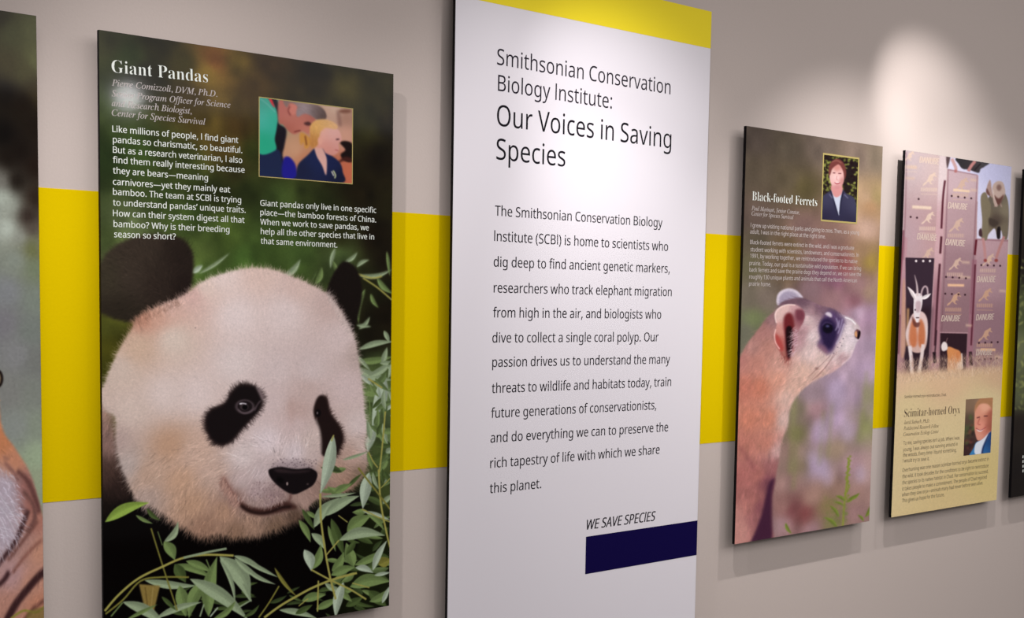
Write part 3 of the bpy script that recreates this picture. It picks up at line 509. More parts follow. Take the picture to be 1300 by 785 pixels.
def paint_oryx():
    s = Print(640, 1200, ORYX, (222, 200, 150)); r = s.rng
    s.fill([(1150, 200, 208, 188, 200), (1195, 210, 214, 190, 196), (1150, 300, 190, 160, 174), (1190, 300, 190, 152, 160), (1240, 300, 180, 140, 150), (1270, 330, 168, 130, 140), (1150, 400, 160, 118, 128), (1240, 400, 146, 108, 122), (1270, 420, 150, 112, 128), (1200, 440, 150, 108, 118), (1240, 460, 150, 114, 124), (1215, 230, 206, 172, 180)], eps=14)
    s.a[..., 2] *= .95
    # open sky at the upper right
    s.poly([(1197, 190), (1290, 205), (1283, 336), (1281, 304), (1240, 303), (1240, 270), (1242, 222), (1203, 214), (1199, 205)], s.field([(1215, 205, 226, 220, 240), (1260, 220, 202, 200, 232), (1280, 260, 196, 196, 222), (1250, 250, 214, 212, 238), (1250, 300, 222, 216, 234)]), .6, 1, False)
    # crate faces: three tall plywood walls, upright corner posts, dark seams
    s.poly([(1240, 303), (1281, 305), (1274, 475), (1232, 475)], s.field([(1260, 310, 190, 154, 160), (1258, 340, 174, 140, 146), (1255, 420, 146, 112, 120), (1250, 465, 148, 114, 118)]), .5, 1, False)
    s.poly([(1203, 213), (1242, 221), (1232, 480), (1190, 478)], s.field([(1220, 225, 204, 176, 180), (1220, 280, 184, 152, 156), (1212, 340, 158, 124, 130), (1210, 420, 140, 106, 112), (1230, 400, 144, 110, 116)]), .5, 1, False)
    s.poly([(1193, 190), (1203, 192), (1196, 330), (1191, 478), (1180, 478), (1186, 330)], s.field([(1198, 210, 226, 206, 206), (1194, 300, 206, 166, 170), (1188, 400, 168, 120, 130), (1186, 470, 168, 124, 130)]), .5, 1, False)
    s.poly([(1148, 300), (1152, 302), (1146, 478), (1136, 478), (1142, 330)], s.field([(1150, 320, 190, 146, 154), (1142, 400, 168, 124, 134), (1140, 470, 170, 128, 134)]), .5, 1, False)
    s.poly([(1234, 330), (1240, 330), (1234, 478), (1226, 478)], (156, 108, 120), .6, 1, False)
    for q, w, c in (([(1199.5, 228), (1197, 250), (1195, 290)], 2.4, (82, 32, 44)), ([(1195, 300), (1193.5, 322)], 2.6, (70, 26, 36)), ([(1240.5, 255), (1238.5, 300)], 1.2, (176, 140, 140)), ([(1239.5, 304), (1237.5, 324)], 2.6, (92, 24, 36)), ([(1238, 336), (1236, 380), (1233, 440)], 2.0, (88, 34, 48)),
                    ([(1193, 335), (1190, 380), (1187, 440)], 2.6, (72, 34, 44)), ([(1147, 292), (1145, 330), (1140, 400)], 1.6, (120, 66, 78)), ([(1143, 400), (1141, 450)], 1.4, (110, 66, 76)), ([(1186, 448), (1187, 462)], 4, (34, 18, 24)), ([(1232, 448), (1233, 466)], 4, (42, 22, 28)), ([(1189, 420), (1187, 450)], 1.6, (52, 30, 38))):
        s.line(q, w, c, .5)
    s.line([(1184, 340), (1180, 450)], 1.2, (206, 158, 166), .6, .7)
    for q in ([(1203.5, 214), (1200.5, 300), (1196.5, 400), (1193, 476)], [(1240.5, 222), (1237, 300), (1232.5, 400)], [(1150.5, 192), (1149.5, 260), (1147, 330)], [(1240.5, 304), (1281, 306)], [(1203, 214), (1241, 221)]):
        s.line(q, 1.1, (112, 66, 78), .5, .55)
    s.line([(1149, 327), (1187, 328)], 1.6, (196, 160, 164), .4); s.line([(1186.5, 328), (1183, 400), (1179, 470)], 1.6, (190, 150, 156), .4, .8); s.line([(1193, 423), (1229, 424)], 1.2, (190, 150, 156), .4, .8)
    # kangaroo marks, lettering bars and small dark vent holes
    kang = [(-8, 7), (-4, 4), (-1, -1), (1, -5), (5, -7), (8, -9), (10, -8), (9, -6), (12, -3), (10, -3), (7, -4), (6, 0), (8, 3), (5, 2), (3, 5), (6, 8), (2, 7), (-1, 4), (-5, 8), (-9, 10)]
    tone = (214, 180, 160)
    for x, y, k, sh in ((1179, 226, .75, 0), (1177, 276, .7, 0), (1219, 233, .8, 0), (1213, 285, .8, 0), (1212, 335, .7, 0), (1210, 380, .75, 0), (1250, 375, .75, 0), (1250, 426, .75, 0), (1176, 322, .7, 0), (1254, 330, .7, 0), (1153, 197, .6, 0)):
        c = np.array((232, 204, 184) if y < 290 and x < 1200 else tone)
        if y > 360: c = np.array((204, 160, 132))
        k *= 1.15; s.poly([(x+a*k, y+b*k*1.05) for a, b in kang], c, .4, .9)
        s.poly([(x-10, y+11), (x+11, y+11.8), (x+11, y+16.8), (x-10, y+16)], c, .6, .28, False)
        for j in range(8):                                       # block lettering too small to read
            s.line([(x-9+j*2.6, y+11.6), (x-9.4+j*2.6, y+16.2)], 1.2, c, .35, .6)
        s.line([(x-10, y+19.5), (x+11, y+20.2)], .9, c, .4, .6)
    for x, y, w in ((1179, 201, 12), (1158, 211, 6), (1155, 225, 6), (1170, 263, 12), (1236, 227, 4), (1236, 240, 4), (1224, 352, 8), (1226, 333, 5), (1273, 370, 4), (1230, 414, 4), (1248, 446, 9), (1268, 455, 5)):
        s.line([(x-w, y), (x+w, y+.8)], 3, (226, 192, 166), .8, .6)
    s.line([(1158, 262), (1182, 263.5)], 3.6, (238, 212, 190), .6); s.line([(1210, 240), (1231, 242)], 3, (240, 208, 176), .6); s.line([(1203, 362.5), (1224, 363)], 3.2, (234, 186, 150), .6); s.line([(1245, 445.5), (1264, 446)], 3.2, (230, 182, 140), .6)
    for x, y in [(1166, 252), (1156, 275), (1164, 276)]+[(1208+i*8.3, 248+i*1) for i in range(4)]+[(1201+i*8.4, 352+i*.6) for i in range(4)]+[(1200+i*8.4, 373.5+i*.5) for i in range(4)]+[(1246+i*8, 337+i*.3) for i in range(4)]+[(1243+i*8, 437+i*-.3) for i in range(4)]+[(1243+i*7.6, 458.5-i*.5) for i in range(4)]:
        s.blob(x, y, 1.2, 1.3, (46, 22, 30), .35, .95)
    # people at the top of the crates
    s.poly([(1201, 197), (1206, 197), (1204, 208), (1202, 212)], (90, 70, 72), .5); s.line([(1208, 200), (1213, 211), (1213, 217)], 4, (206, 164, 162), .6); s.blob(1213, 216, 2, 2, (178, 112, 112), .5)
    s.poly([(1215, 199), (1254, 204), (1250, 210), (1245, 213), (1242, 218), (1230, 214), (1222, 213), (1217, 207)], s.field([(1220, 205, 52, 50, 52), (1245, 206, 78, 74, 78), (1235, 212, 60, 50, 52)]), .6); s.line([(1238, 203), (1233, 209), (1229, 216)], 4, (196, 134, 130), .6); s.line([(1245, 206), (1237, 215)], 1.4, (40, 30, 34), .5)
    # man in olive shirt leaning over the crate
    s.poly([(1251, 292), (1252, 286), (1257, 262), (1254, 252), (1262, 244), (1272, 242), (1278, 248), (1281, 262), (1281, 285), (1279, 303), (1274, 302), (1271, 292), (1267, 303), (1263, 290), (1256, 296), (1252, 302), (1248, 302), (1248, 296)],
           s.field([(1252, 270, 116, 104, 84), (1262, 255, 106, 96, 84), (1264, 280, 84, 70, 62), (1278, 265, 134, 122, 102), (1276, 290, 120, 108, 90), (1253, 295, 126, 112, 90)], eps=4), .6)
    s.poly([(1245, 250), (1251, 243), (1255, 252), (1258, 262), (1255, 285), (1253, 304), (1246, 302), (1247, 280)], (128, 116, 94), .6)
    s.poly([(1266, 290), (1270, 288), (1270, 302), (1266, 302)], (30, 22, 24), .6); s.poly([(1256, 276), (1268, 282), (1262, 288), (1256, 284)], (66, 54, 48), 1, .8); s.poly([(1243, 292), (1246, 290), (1247, 300), (1243, 299)], (70, 44, 50), .6)
    s.line([(1263, 262), (1266, 250), (1272, 262)], 1.4, (176, 148, 136), .6)
    s.poly([(1253, 246), (1253, 236), (1257, 227), (1259, 238), (1260, 250), (1256, 246)], (176, 146, 136), .5); s.poly([(1253, 238), (1257, 246), (1256, 248), (1252, 243)], (112, 76, 70), .5)
    s.poly([(1260, 236), (1266, 229), (1273, 230), (1276, 238), (1276, 246), (1270, 256), (1265, 262), (1261, 254)], (198, 172, 160), .5); s.blob(1268.5, 237, 3.2, 4.2, (126, 94, 86), 1, .85); s.poly([(1262, 247), (1268, 251), (1275, 246), (1270, 258), (1265, 259)], (104, 66, 60), .8); s.line([(1261, 240), (1262, 249), (1266, 260)], 1.4, (218, 196, 184), .5)
    s.line([(1248, 302), (1250, 316), (1251, 328)], 3.4, (190, 138, 136), .6); s.line([(1275, 300), (1269, 316), (1265, 328)], 3.4, (186, 132, 128), .6); s.blob(1251, 331, 2.2, 2.2, (150, 70, 66), .6); s.blob(1265, 331, 2.4, 2.2, (150, 70, 66), .6)
    # oryx in the open crate
    s.poly([(1149.5, 327), (1186, 328), (1182, 400), (1178, 470), (1152, 474), (1146, 440), (1150, 380)], (56, 40, 52), .4, 1, False)
    s.poly([(1150, 390), (1183, 390), (1178, 474), (1150, 474)], (44, 26, 34), 3, .9, False)
    for x in (1163, 1172, 1180.5):
        s.blob(x, 331.5, 1.5, 1.7, (240, 226, 226), .3)
    s.poly([(1146, 365), (1149, 362), (1150, 440), (1144, 450)], (196, 150, 130), .8); s.line([(1153, 392), (1152, 440)], 3, (208, 160, 110), .8, .8)
    s.poly([(1153, 412), (1158, 400), (1165, 396), (1172, 397), (1177, 405), (1178, 420), (1176, 440), (1170, 448), (1160, 448), (1153, 440), (1150, 425)], s.field([(1153, 425, 226, 204, 202), (1165, 430, 206, 150, 130), (1176, 425, 230, 212, 210), (1160, 400, 226, 196, 192), (1165, 446, 206, 170, 160)], eps=3), .5)
    s.poly([(1157, 410), (1162, 406), (1164, 425), (1163, 440), (1157, 440), (1154, 428)], (196, 112, 70), 1, .9); s.poly([(1168, 406), (1173, 412), (1175, 428), (1172, 441), (1167, 440), (1166, 425)], (192, 108, 66), 1, .9)
    s.line([(1155, 440), (1157, 456), (1158, 476)], 4.6, (230, 212, 210), .5); s.line([(1172, 438), (1170, 456), (1166, 478)], 4.4, (228, 208, 204), .5); s.line([(1158, 452), (1160, 474)], 1, (180, 140, 136), .5)
    s.poly([(1161, 374), (1170, 374), (1171, 386), (1168, 399), (1166, 409), (1163, 409), (1160, 398), (1160, 385)], (236, 224, 226), .4); s.poly([(1163, 384), (1169, 384), (1168, 396), (1163, 396)], (190, 160, 166), .8, .8)
    s.line([(1163, 404), (1167, 404)], 1.2, (60, 34, 40), .4); s.blob(1162, 394, .9, 1.1, (50, 30, 38), .3); s.poly([(1158, 402), (1163, 410), (1168, 410), (1166, 416), (1160, 414)], (90, 44, 40), .7, .8)
    s.leaf(1163, 382, 1152, 364, 5, (236, 222, 222), .05); s.leaf(1169, 380, 1182, 373, 5, (238, 226, 226), .05)
    s.line([(1165, 376), (1164, 362), (1161, 349)], 3, (222, 200, 200), .5, 1, True); s.line([(1169, 376), (1171, 368), (1174, 364), (1177, 366), (1178, 374)], 2, (206, 180, 184), .5)
    # second oryx
    s.poly([(1194, 424), (1228, 425), (1226, 472), (1193, 474)], (46, 26, 34), .4, 1, False)
    s.poly([(1203, 442), (1212, 444), (1220, 450), (1221, 472), (1204, 474), (1203, 456)], s.field([(1205, 450, 214, 140, 84), (1216, 456, 206, 124, 72), (1208, 466, 210, 150, 110), (1220, 465, 236, 210, 190)], eps=3), .5)
    s.poly([(1195, 440), (1198, 435), (1202, 437), (1203, 444), (1199, 447), (1196, 446)], (236, 222, 218), .5); s.line([(1221, 450), (1222, 470)], 1.6, (238, 220, 206), .5); s.line([(1203, 430), (1201, 436)], 1, (120, 90, 90), .4)
    # dry grass that fades into the cream lower half
    fade = s.mask([(1125, 474), (1290, 466), (1290, 660), (1120, 680)], 3.2, False)
    s.put(fade, s.field([(1140, 485, 216, 182, 148), (1200, 480, 216, 180, 144), (1270, 470, 206, 170, 136), (1150, 520, 214, 192, 146), (1250, 520, 216, 196, 150), (1140, 600, 212, 190, 144), (1250, 600, 208, 186, 128), (1200, 650, 208, 184, 134), (1200, 560, 216, 194, 148)]))
    for c, n in (((206, 172, 144), 900), ((150, 108, 92), 380), ((232, 204, 176), 700)):
        s.strokes(n, s.full(s.mask([(1136, 462), (1280, 452), (1280, 476), (1136, 490)], 0, False)), [(1140, 470, 275), (1270, 470, 265)], 8, .1, .6, 1, tint=c, spread=.45)
    s.strokes(500, s.full(s.mask([(1136, 482), (1280, 468), (1280, 486), (1136, 500)], 0, False)), [(1140, 470, 275), (1270, 470, 265)], 7, .06, .5, .8, tint=(218, 188, 154), spread=.5)
    s.mottle(3, .015)
    s.soften(.35)
    return s

def paint_oryx_inset(corn):
    s = Print(300, 560, corn)
    s.fill([(1228, 515, 120, 96, 76), (1245, 512, 132, 104, 84), (1228, 540, 84, 56, 52), (1228, 545, 70, 84, 50), (1228, 570, 56, 34, 34), (1240, 560, 66, 44, 40)], eps=6)
    for i in range(30):
        s.blob(s.rng.uniform(1226, 1240), s.rng.uniform(530, 575), 2, 2, [(76, 90, 50), (110, 60, 50), (40, 26, 28)][i % 3], 1, .6)
    s.poly([(1231, 580), (1236, 572), (1240, 564), (1250, 560), (1258, 550), (1262, 560), (1262, 585), (1230, 585)], s.field([(1234, 577, 60, 130, 180), (1248, 575, 44, 96, 150), (1258, 565, 26, 50, 96)]), .4)
    s.poly([(1239, 566), (1247, 560), (1257, 548), (1256, 556), (1249, 570), (1246, 580), (1238, 578)], (206, 210, 222), .4); s.line([(1257, 552), (1249, 570), (1247, 582)], 2, (28, 46, 88), .5)
    s.poly([(1237, 530), (1238, 518), (1244, 511), (1254, 509), (1262, 512), (1262, 545), (1256, 552), (1248, 560), (1242, 562), (1239, 556), (1237, 544)], s.field([(1240, 525, 206, 140, 116), (1250, 520, 214, 156, 130), (1258, 530, 170, 100, 80), (1244, 545, 214, 140, 120), (1252, 550, 190, 116, 98), (1243, 556, 206, 140, 120), (1260, 545, 150, 84, 68)], eps=3), .4)
    s.poly([(1237, 526), (1238, 516), (1243, 509), (1254, 506), (1263, 508), (1263, 532), (1260, 524), (1254, 516), (1245, 515), (1240, 520)], (158, 112, 78), .7)
    s.line([(1240, 533), (1244, 532)], 1.3, (84, 40, 40), .4); s.line([(1249, 531), (1254, 531)], 1.3, (84, 40, 40), .4); s.poly([(1240, 547), (1245, 548.4), (1250, 546.4), (1246, 550.4), (1242, 550.2)], (236, 214, 206), .35)
    s.line([(1239, 546), (1245, 549), (1252, 545)], .9, (150, 60, 60), .3); s.line([(1244, 533), (1241.5, 540.5), (1245, 542)], 1.2, (170, 92, 80), .5); s.line([(1251, 541), (1254, 547), (1252, 552)], 1.2, (160, 88, 76), .8, .7); s.poly([(1256, 526), (1262, 524), (1262, 546), (1256, 551), (1253, 544)], (148, 82, 66), 1.6, .6); s.strokes(160, s.full(s.mask([(1238, 518), (1243, 509), (1262, 507), (1262, 522), (1250, 514), (1241, 517)])), [(1240, 515, 300), (1258, 510, 20)], 5, .2, .5, 1)
    s.soften(.35)
    return s

def paint_tiger(corn):
    s = Print(560, 1060, corn); r = s.rng
    s.fill([(0, 20, 40, 34, 18), (15, 40, 64, 62, 36), (40, 40, 76, 74, 44), (46, 75, 84, 82, 48), (10, 80, 60, 52, 30), (30, 90, 66, 60, 34), (46, 115, 50, 40, 22), (8, 120, 18, 12, 8), (30, 130, 22, 14, 8), (45, 160, 24, 16, 10), (5, 170, 12, 8, 6), (25, 190, 20, 13, 9), (45, 210, 28, 18, 12), (10, 200, 22, 15, 10), (20, 230, 22, 15, 10), (45, 250, 40, 28, 20),
            (2, 230, 110, 104, 92), (3, 250, 168, 170, 150), (12, 260, 150, 150, 132), (10, 290, 176, 178, 158), (25, 300, 140, 138, 122), (40, 290, 78, 66, 56), (35, 275, 42, 30, 24), (48, 310, 112, 110, 84), (42, 315, 100, 100, 56), (20, 330, 130, 132, 116), (45, 340, 112, 118, 90), (10, 370, 126, 124, 120), (45, 380, 120, 124, 108), (5, 410, 120, 114, 112), (40, 420, 116, 118, 106),
            (20, 450, 130, 126, 120), (48, 460, 116, 114, 104), (10, 500, 128, 124, 114), (45, 500, 126, 126, 112), (20, 540, 138, 138, 126), (48, 540, 136, 140, 118), (50, 580, 156, 166, 130), (50, 610, 154, 158, 124), (-100, 200, 40, 30, 20), (-100, 500, 170, 110, 60), (-300, 400, 60, 60, 40), (-200, 700, 170, 100, 60)], eps=9)
    # off frame: the face goes on to the left, the eye rim just enters
    s.poly([(-330, 300), (-200, 240), (-80, 300), (-12, 420), (-4, 470), (2, 540), (20, 570), (38, 600), (50, 640), (56, 680), (57, 830), (-330, 850)],
           s.field([(0, 560, 196, 124, 82), (14, 590, 196, 130, 96), (30, 620, 150, 96, 84), (8, 620, 176, 150, 150), (0, 650, 186, 168, 166), (10, 680, 178, 150, 148), (40, 640, 160, 100, 84), (46, 660, 176, 116, 96), (30, 690, 176, 128, 112), (50, 700, 196, 138, 110), (15, 730, 186, 142, 134), (40, 740, 196, 138, 112), (10, 770, 188, 132, 110), (50, 770, 190, 126, 96), (-60, 500, 206, 130, 70), (-150, 560, 214, 190, 170), (-60, 720, 200, 170, 160), (-220, 620, 190, 110, 60)], eps=7), 1.4)
    s.blob(-3, 481, 7.5, 12, (26, 18, 16), 1); s.blob(-4, 481, 5.5, 9, (118, 96, 70), .8); s.blob(-6, 481, 4, 7, (20, 14, 12), .6)
    f = [(0, 560, 60), (20, 600, 50), (40, 640, 60), (10, 660, 30), (30, 720, 110), (50, 760, 120), (-100, 600, 160)]
    body = s.full(s.mask([(-330, 300), (-200, 240), (-80, 300), (-12, 420), (2, 540), (20, 570), (38, 600), (50, 640), (56, 680), (57, 830), (-330, 850)]))
    s.strokes(1800, body, f, 10, .1, .4, 1.0, fat=.4)
    ch = s.full(s.mask([(-60, 600), (0, 596), (16, 612), (26, 640), (24, 672), (8, 700), (-60, 730)], 9))[..., None]
    s.a = s.a*(1-ch*.75)+np.array((186, 168, 172))/255*ch*.75
    for q, w, c in (([(22, 598), (36, 612), (46, 636), (50, 652)], 6, (98, 60, 54)), ([(30, 624), (42, 640), (44, 660), (34, 676)], 5, (110, 72, 64)), ([(-2, 716), (10, 702), (22, 684), (30, 664), (36, 648)], 6, (62, 36, 36)), ([(10, 712), (24, 694), (38, 676), (48, 662)], 4, (112, 70, 60)),
                    ([(-2, 744), (6, 736), (12, 726)], 6, (54, 28, 30)), ([(8, 790), (20, 768), (34, 750), (46, 736), (58, 724)], 9, (46, 24, 26)), ([(16, 728), (28, 712), (42, 696), (54, 686)], 3.4, (130, 80, 66)), ([(30, 790), (42, 774), (58, 762)], 4, (96, 56, 48)),
                    ([(6, 588), (16, 598), (24, 612)], 3.4, (126, 84, 76)), ([(26, 640), (34, 652)], 3, (120, 84, 80)), ([(4, 580), (12, 584)], 2.4, (130, 90, 80)),
                    ([(-60, 440), (-30, 470), (-20, 520)], 9, (46, 24, 24)), ([(-120, 420), (-90, 470)], 8, (46, 24, 24)), ([(-80, 640), (-50, 690), (-60, 740)], 8, (46, 24, 24))):
        s.line(q, w, c, 1.8, .9)
    s.strokes(2600, body, f, 8, .13, .4, 1.1, fat=.35)
    s.strokes(700, body*(ch[..., 0] > .3), f, 9, .12, .4, 1.1, tint=(206, 190, 192), fat=.25)
    for q in ([(-4, 640), (8, 654), (20, 676)], [(-4, 652), (4, 664), (10, 682)], [(0, 630), (14, 650), (24, 668)], [(-4, 664), (2, 674), (6, 690)]):
        s.line(q, .8, (226, 214, 210), .5, .8)
    s.line([(14, 786), (30, 776), (46, 778), (58, 770)], 3, (148, 132, 60), .8); s.poly([(36, 778), (58, 772), (60, 790), (36, 792)], (120, 104, 50), 1.4, .7)
    s.a *= np.array((.95, .98, 1.03))
    s.mottle(3, .02)
    s.soften(.35)
    return s

def paint_fifth(corn):
    s = Print(300, 600, corn, (30, 24, 20)); r = s.rng
    s.fill([(1300, 230, 60, 50, 42), (1300, 330, 30, 24, 20), (1300, 400, 70, 76, 48), (1296, 440, 100, 104, 76), (1296, 500, 84, 88, 62), (1294, 540, 34, 26, 22), (1290, 600, 26, 20, 18), (1330, 420, 80, 90, 50), (1380, 300, 40, 40, 28), (1380, 560, 30, 26, 20)], eps=12)
    for i in range(500):
        x = r.uniform(1288, 1400); y = r.uniform(330, 520); k = r.rand()
        s.blob(x, y, 2+2*k, 1.4, (70+90*k, 78+84*k, 46+50*k), .6, .6, r.rand()*3)
    s.soften(.35)
    return s
# ---------------------------------------------------------------- materials
def mat(name, col, rough=.5, spec=.5, noise=0, bump=0, scale=60, coat=0):
    m = bpy.data.materials.new(name); m.use_nodes = True; t = m.node_tree; b = t.nodes['Principled BSDF']
    b.inputs['Base Color'].default_value = (*col, 1); b.inputs['Roughness'].default_value = rough
    b.inputs['Specular IOR Level'].default_value = spec
    if coat: b.inputs['Coat Weight'].default_value = coat; b.inputs['Coat Roughness'].default_value = .12
    if noise or bump:
        tc = t.nodes.new('ShaderNodeTexCoord'); n = t.nodes.new('ShaderNodeTexNoise'); n.inputs['Scale'].default_value = scale; n.inputs['Detail'].default_value = 4
        t.links.new(tc.outputs['Object'], n.inputs['Vector'])
        if noise:
            x = t.nodes.new('ShaderNodeMix'); x.data_type = 'RGBA'
            x.inputs['A'].default_value = (*[c*(1-noise) for c in col], 1); x.inputs['B'].default_value = (*[min(1, c*(1+noise)) for c in col], 1)
            t.links.new(n.outputs['Fac'], x.inputs['Factor']); t.links.new(x.outputs['Result'], b.inputs['Base Color'])
        if bump:
            p = t.nodes.new('ShaderNodeBump'); p.inputs['Strength'].default_value = bump; p.inputs['Distance'].default_value = .002
            t.links.new(n.outputs['Fac'], p.inputs['Height']); t.links.new(p.outputs['Normal'], b.inputs['Normal'])
    return m
WALL = mat('wall_paint', (.60, .505, .46), .85, .2, .03, .12, 220)
YELLOW = mat('yellow_paint', (.79, .555, .0), .9, .03, .03, .12, 220)
FLOOR = mat('floor_carpet', (.12, .11, .10), .95, .1, .2, .4, 300)
EDGE = mat('black_board_edge', (.004, .003, .004), .6, .1)
WHITE = mat('white_satin_sheet', (.80, .745, .785), .4, .3)
BANDY = mat('yellow_print', (.93, .73, .02), .5, .15)
NAVY = mat('navy_print', (.004, .001, .05), .5, .1)
INK = mat('black_ink', (.008, .006, .010), .6, .08)
INK_L = mat('light_black_ink', (.016, .011, .02), .6, .08)
CREAM = mat('white_ink', (.78, .80, .74), .5, .3)
CREAM_F = mat('grey_white_ink', (.50, .44, .42), .5, .3)
BROWN = mat('brown_ink', (.085, .05, .03), .5, .3)
GOLD = mat('gold_ink', (.42, .33, .11), .5, .3)
CLEAT = mat('aluminium_rail', (.5, .5, .5), .4, .5)

def print_mat(name, img, rough=.4, spec=.03):
    m = bpy.data.materials.new(name); m.use_nodes = True; t = m.node_tree; b = t.nodes['Principled BSDF']
    i = t.nodes.new('ShaderNodeTexImage'); i.image = img; i.interpolation = 'Cubic'; i.extension = 'EXTEND'
    t.links.new(i.outputs['Color'], b.inputs['Base Color']); b.inputs['Roughness'].default_value = rough; b.inputs['Specular IOR Level'].default_value = spec
    b.inputs['Coat Weight'].default_value = .22; b.inputs['Coat Roughness'].default_value = .07
    return m

# ---------------------------------------------------------------- mesh helpers
def obj(name, vs, fs, m, parent=None, uv=None):
    me = bpy.data.meshes.new(name); me.from_pydata([tuple(map(float, v)) for v in vs], [], fs); me.materials.append(m)
    if uv is not None:
        l = me.uv_layers.new(name='print'); k = [c for f in fs for v in f for c in uv[v]]; l.data.foreach_set('uv', k)
    me.update(); o = bpy.data.objects.new(name, me); COL.objects.link(o)
    if parent: o.parent = parent
    return o
def boxes(name, L, m, parent=None):
    vs, fs = [], []
    for x0, x1, y0, y1, z0, z1 in L:
        k = len(vs); vs += [(x, y, z) for x in (x0, x1) for y in (y0, y1) for z in (z0, z1)]
        fs += [[k+i for i in f] for f in ((0, 1, 3, 2), (4, 6, 7, 5), (0, 4, 5, 1), (2, 3, 7, 6), (0, 2, 6, 4), (1, 5, 7, 3))]
    return obj(name, vs, fs, m, parent)
def sheet(name, x0, x1, z0, z1, y, m, parent, th=.0002):
    """thin printed sheet whose front carries the picture"""
    vs = [(x0, y, z0), (x1, y, z0), (x1, y, z1), (x0, y, z1), (x0, y+th, z0), (x1, y+th, z0), (x1, y+th, z1), (x0, y+th, z1)]
    uv = [(0, 0), (1, 0), (1, 1), (0, 1)]*2
    return obj(name, vs, [[0, 1, 2, 3], [5, 4, 7, 6], [4, 0, 3, 7], [1, 5, 6, 2], [3, 2, 6, 7], [4, 5, 1, 0]], m, parent, uv)
def slab(name, x0, x1, z0, z1, y0, y1, m, parent, b=.0008):
    """board with fine chamfered front arris"""
    vs = []
    for y, i in ((y1, 0), (y0+b, 0), (y0, b)):
        vs += [(x0+i, y, z0+i), (x1-i, y, z0+i), (x1-i, y, z1-i), (x0+i, y, z1-i)]
    fs = [[0, 3, 2, 1], [8, 9, 10, 11]]
    for k in (0, 4):
        for i in range(4):
            j = (i+1) % 4; fs.append([k+i, k+j, k+4+j, k+4+i])
    return obj(name, vs, fs, m, parent)
def tag(o, label, cat, group=None):
    o['label'] = label; o['category'] = cat
    if group: o['group'] = group

# ---------------------------------------------------------------- lettering
def mser(s, ital):
    o = ''
    for c in s:
        if ital:
            o += '\u210e' if c == 'h' else chr(0x1d44e+ord(c)-97) if 'a' <= c <= 'z' else chr(0x1d434+ord(c)-65) if 'A' <= c <= 'Z' else c
        else:
            o += chr(0x1d41a+ord(c)-97) if 'a' <= c <= 'z' else chr(0x1d400+ord(c)-65) if 'A' <= c <= 'Z' else c
    return o
FONT = None
try:
    import os
    FONT = bpy.data.fonts.load(os.path.join(bpy.utils.resource_path('LOCAL'), 'datafiles', 'fonts', 'NotoSansHebrew-Regular.woff2'))
except Exception:
    FONT = None                                   # Blender's own default face
def glyphs(txt, style, off=0):
    c = bpy.data.curves.new('t', 'FONT'); c.resolution_u = 2; c.offset = off if style == 'serif' else 0; c.shear = .22 if style == 'oblique' else 0
    if FONT and style in ('sans', 'oblique'): c.font = FONT
    c.body = mser(txt, True) if style == 'italic' else mser(txt, False) if style == 'serif' else txt.replace('I', 'l')
    o = bpy.data.objects.new('t', c); COL.objects.link(o); bpy.context.view_layer.update()
    me = bpy.data.meshes.new_from_object(o.evaluated_get(bpy.context.evaluated_depsgraph_get()))
    v = np.zeros(len(me.vertices)*3); me.vertices.foreach_get('co', v); v = v.reshape(-1, 3)[:, :2]
    f = [list(p.vertices) for p in me.polygons]
    COL.objects.unlink(o); bpy.data.objects.remove(o); bpy.data.curves.remove(c); bpy.data.meshes.remove(me)
    return v, f
def lettering(name, lines, to_local, y, m, parent, style='sans', cond=.9, off=0):
    """one part per line of text: the line and the two ends of its baseline; one size per block, each line set to its measured length"""
    G = []
    for t, x0, y0, x1, y1 in lines:
        v, f = glyphs(t, style, off); a = np.array(to_local(x0, y0)); b = np.array(to_local(x1, y1))
        G.append((v, f, a, b, v[:, 0].max()-v[:, 0].min()))
    size = np.median([np.linalg.norm(b-a)/n for v, f, a, b, n in G])/cond
    for v, f, a, b, n in G:
        vs, fs = [], []
        d = b-a; L = np.linalg.norm(d); sx = L/n; d = d/L
        p = a+np.outer((v[:, 0]-v[:, 0].min())*sx, d)+np.outer(v[:, 1]*size, np.array([-d[1], d[0]]))
        for j, w_ in enumerate((-off, off) if off > 0 else (0,)):      # heavier weights: the stroke set twice, a hair apart
            k = len(vs); vs += [(q[0]+d[0]*w_*size, y-j*.00002, q[1]+d[1]*w_*size) for q in p]; fs += [[k+i for i in g] for g in f]
        obj(name, vs, fs, m, parent)

# ---------------------------------------------------------------- the setting
o = boxes('wall_back', [(-2.5, 9, 0, .15, 0, 3.2)], WALL); o['kind'] = 'structure'
o = boxes('floor', [(-2.5, 9, -5.5, 0, -.1, 0)], FLOOR); o['kind'] = 'structure'
o = boxes('trim_1', [(-2.5, 9, -.0006, 0, 1.26435, 1.79758)], YELLOW); o['kind'] = 'structure'

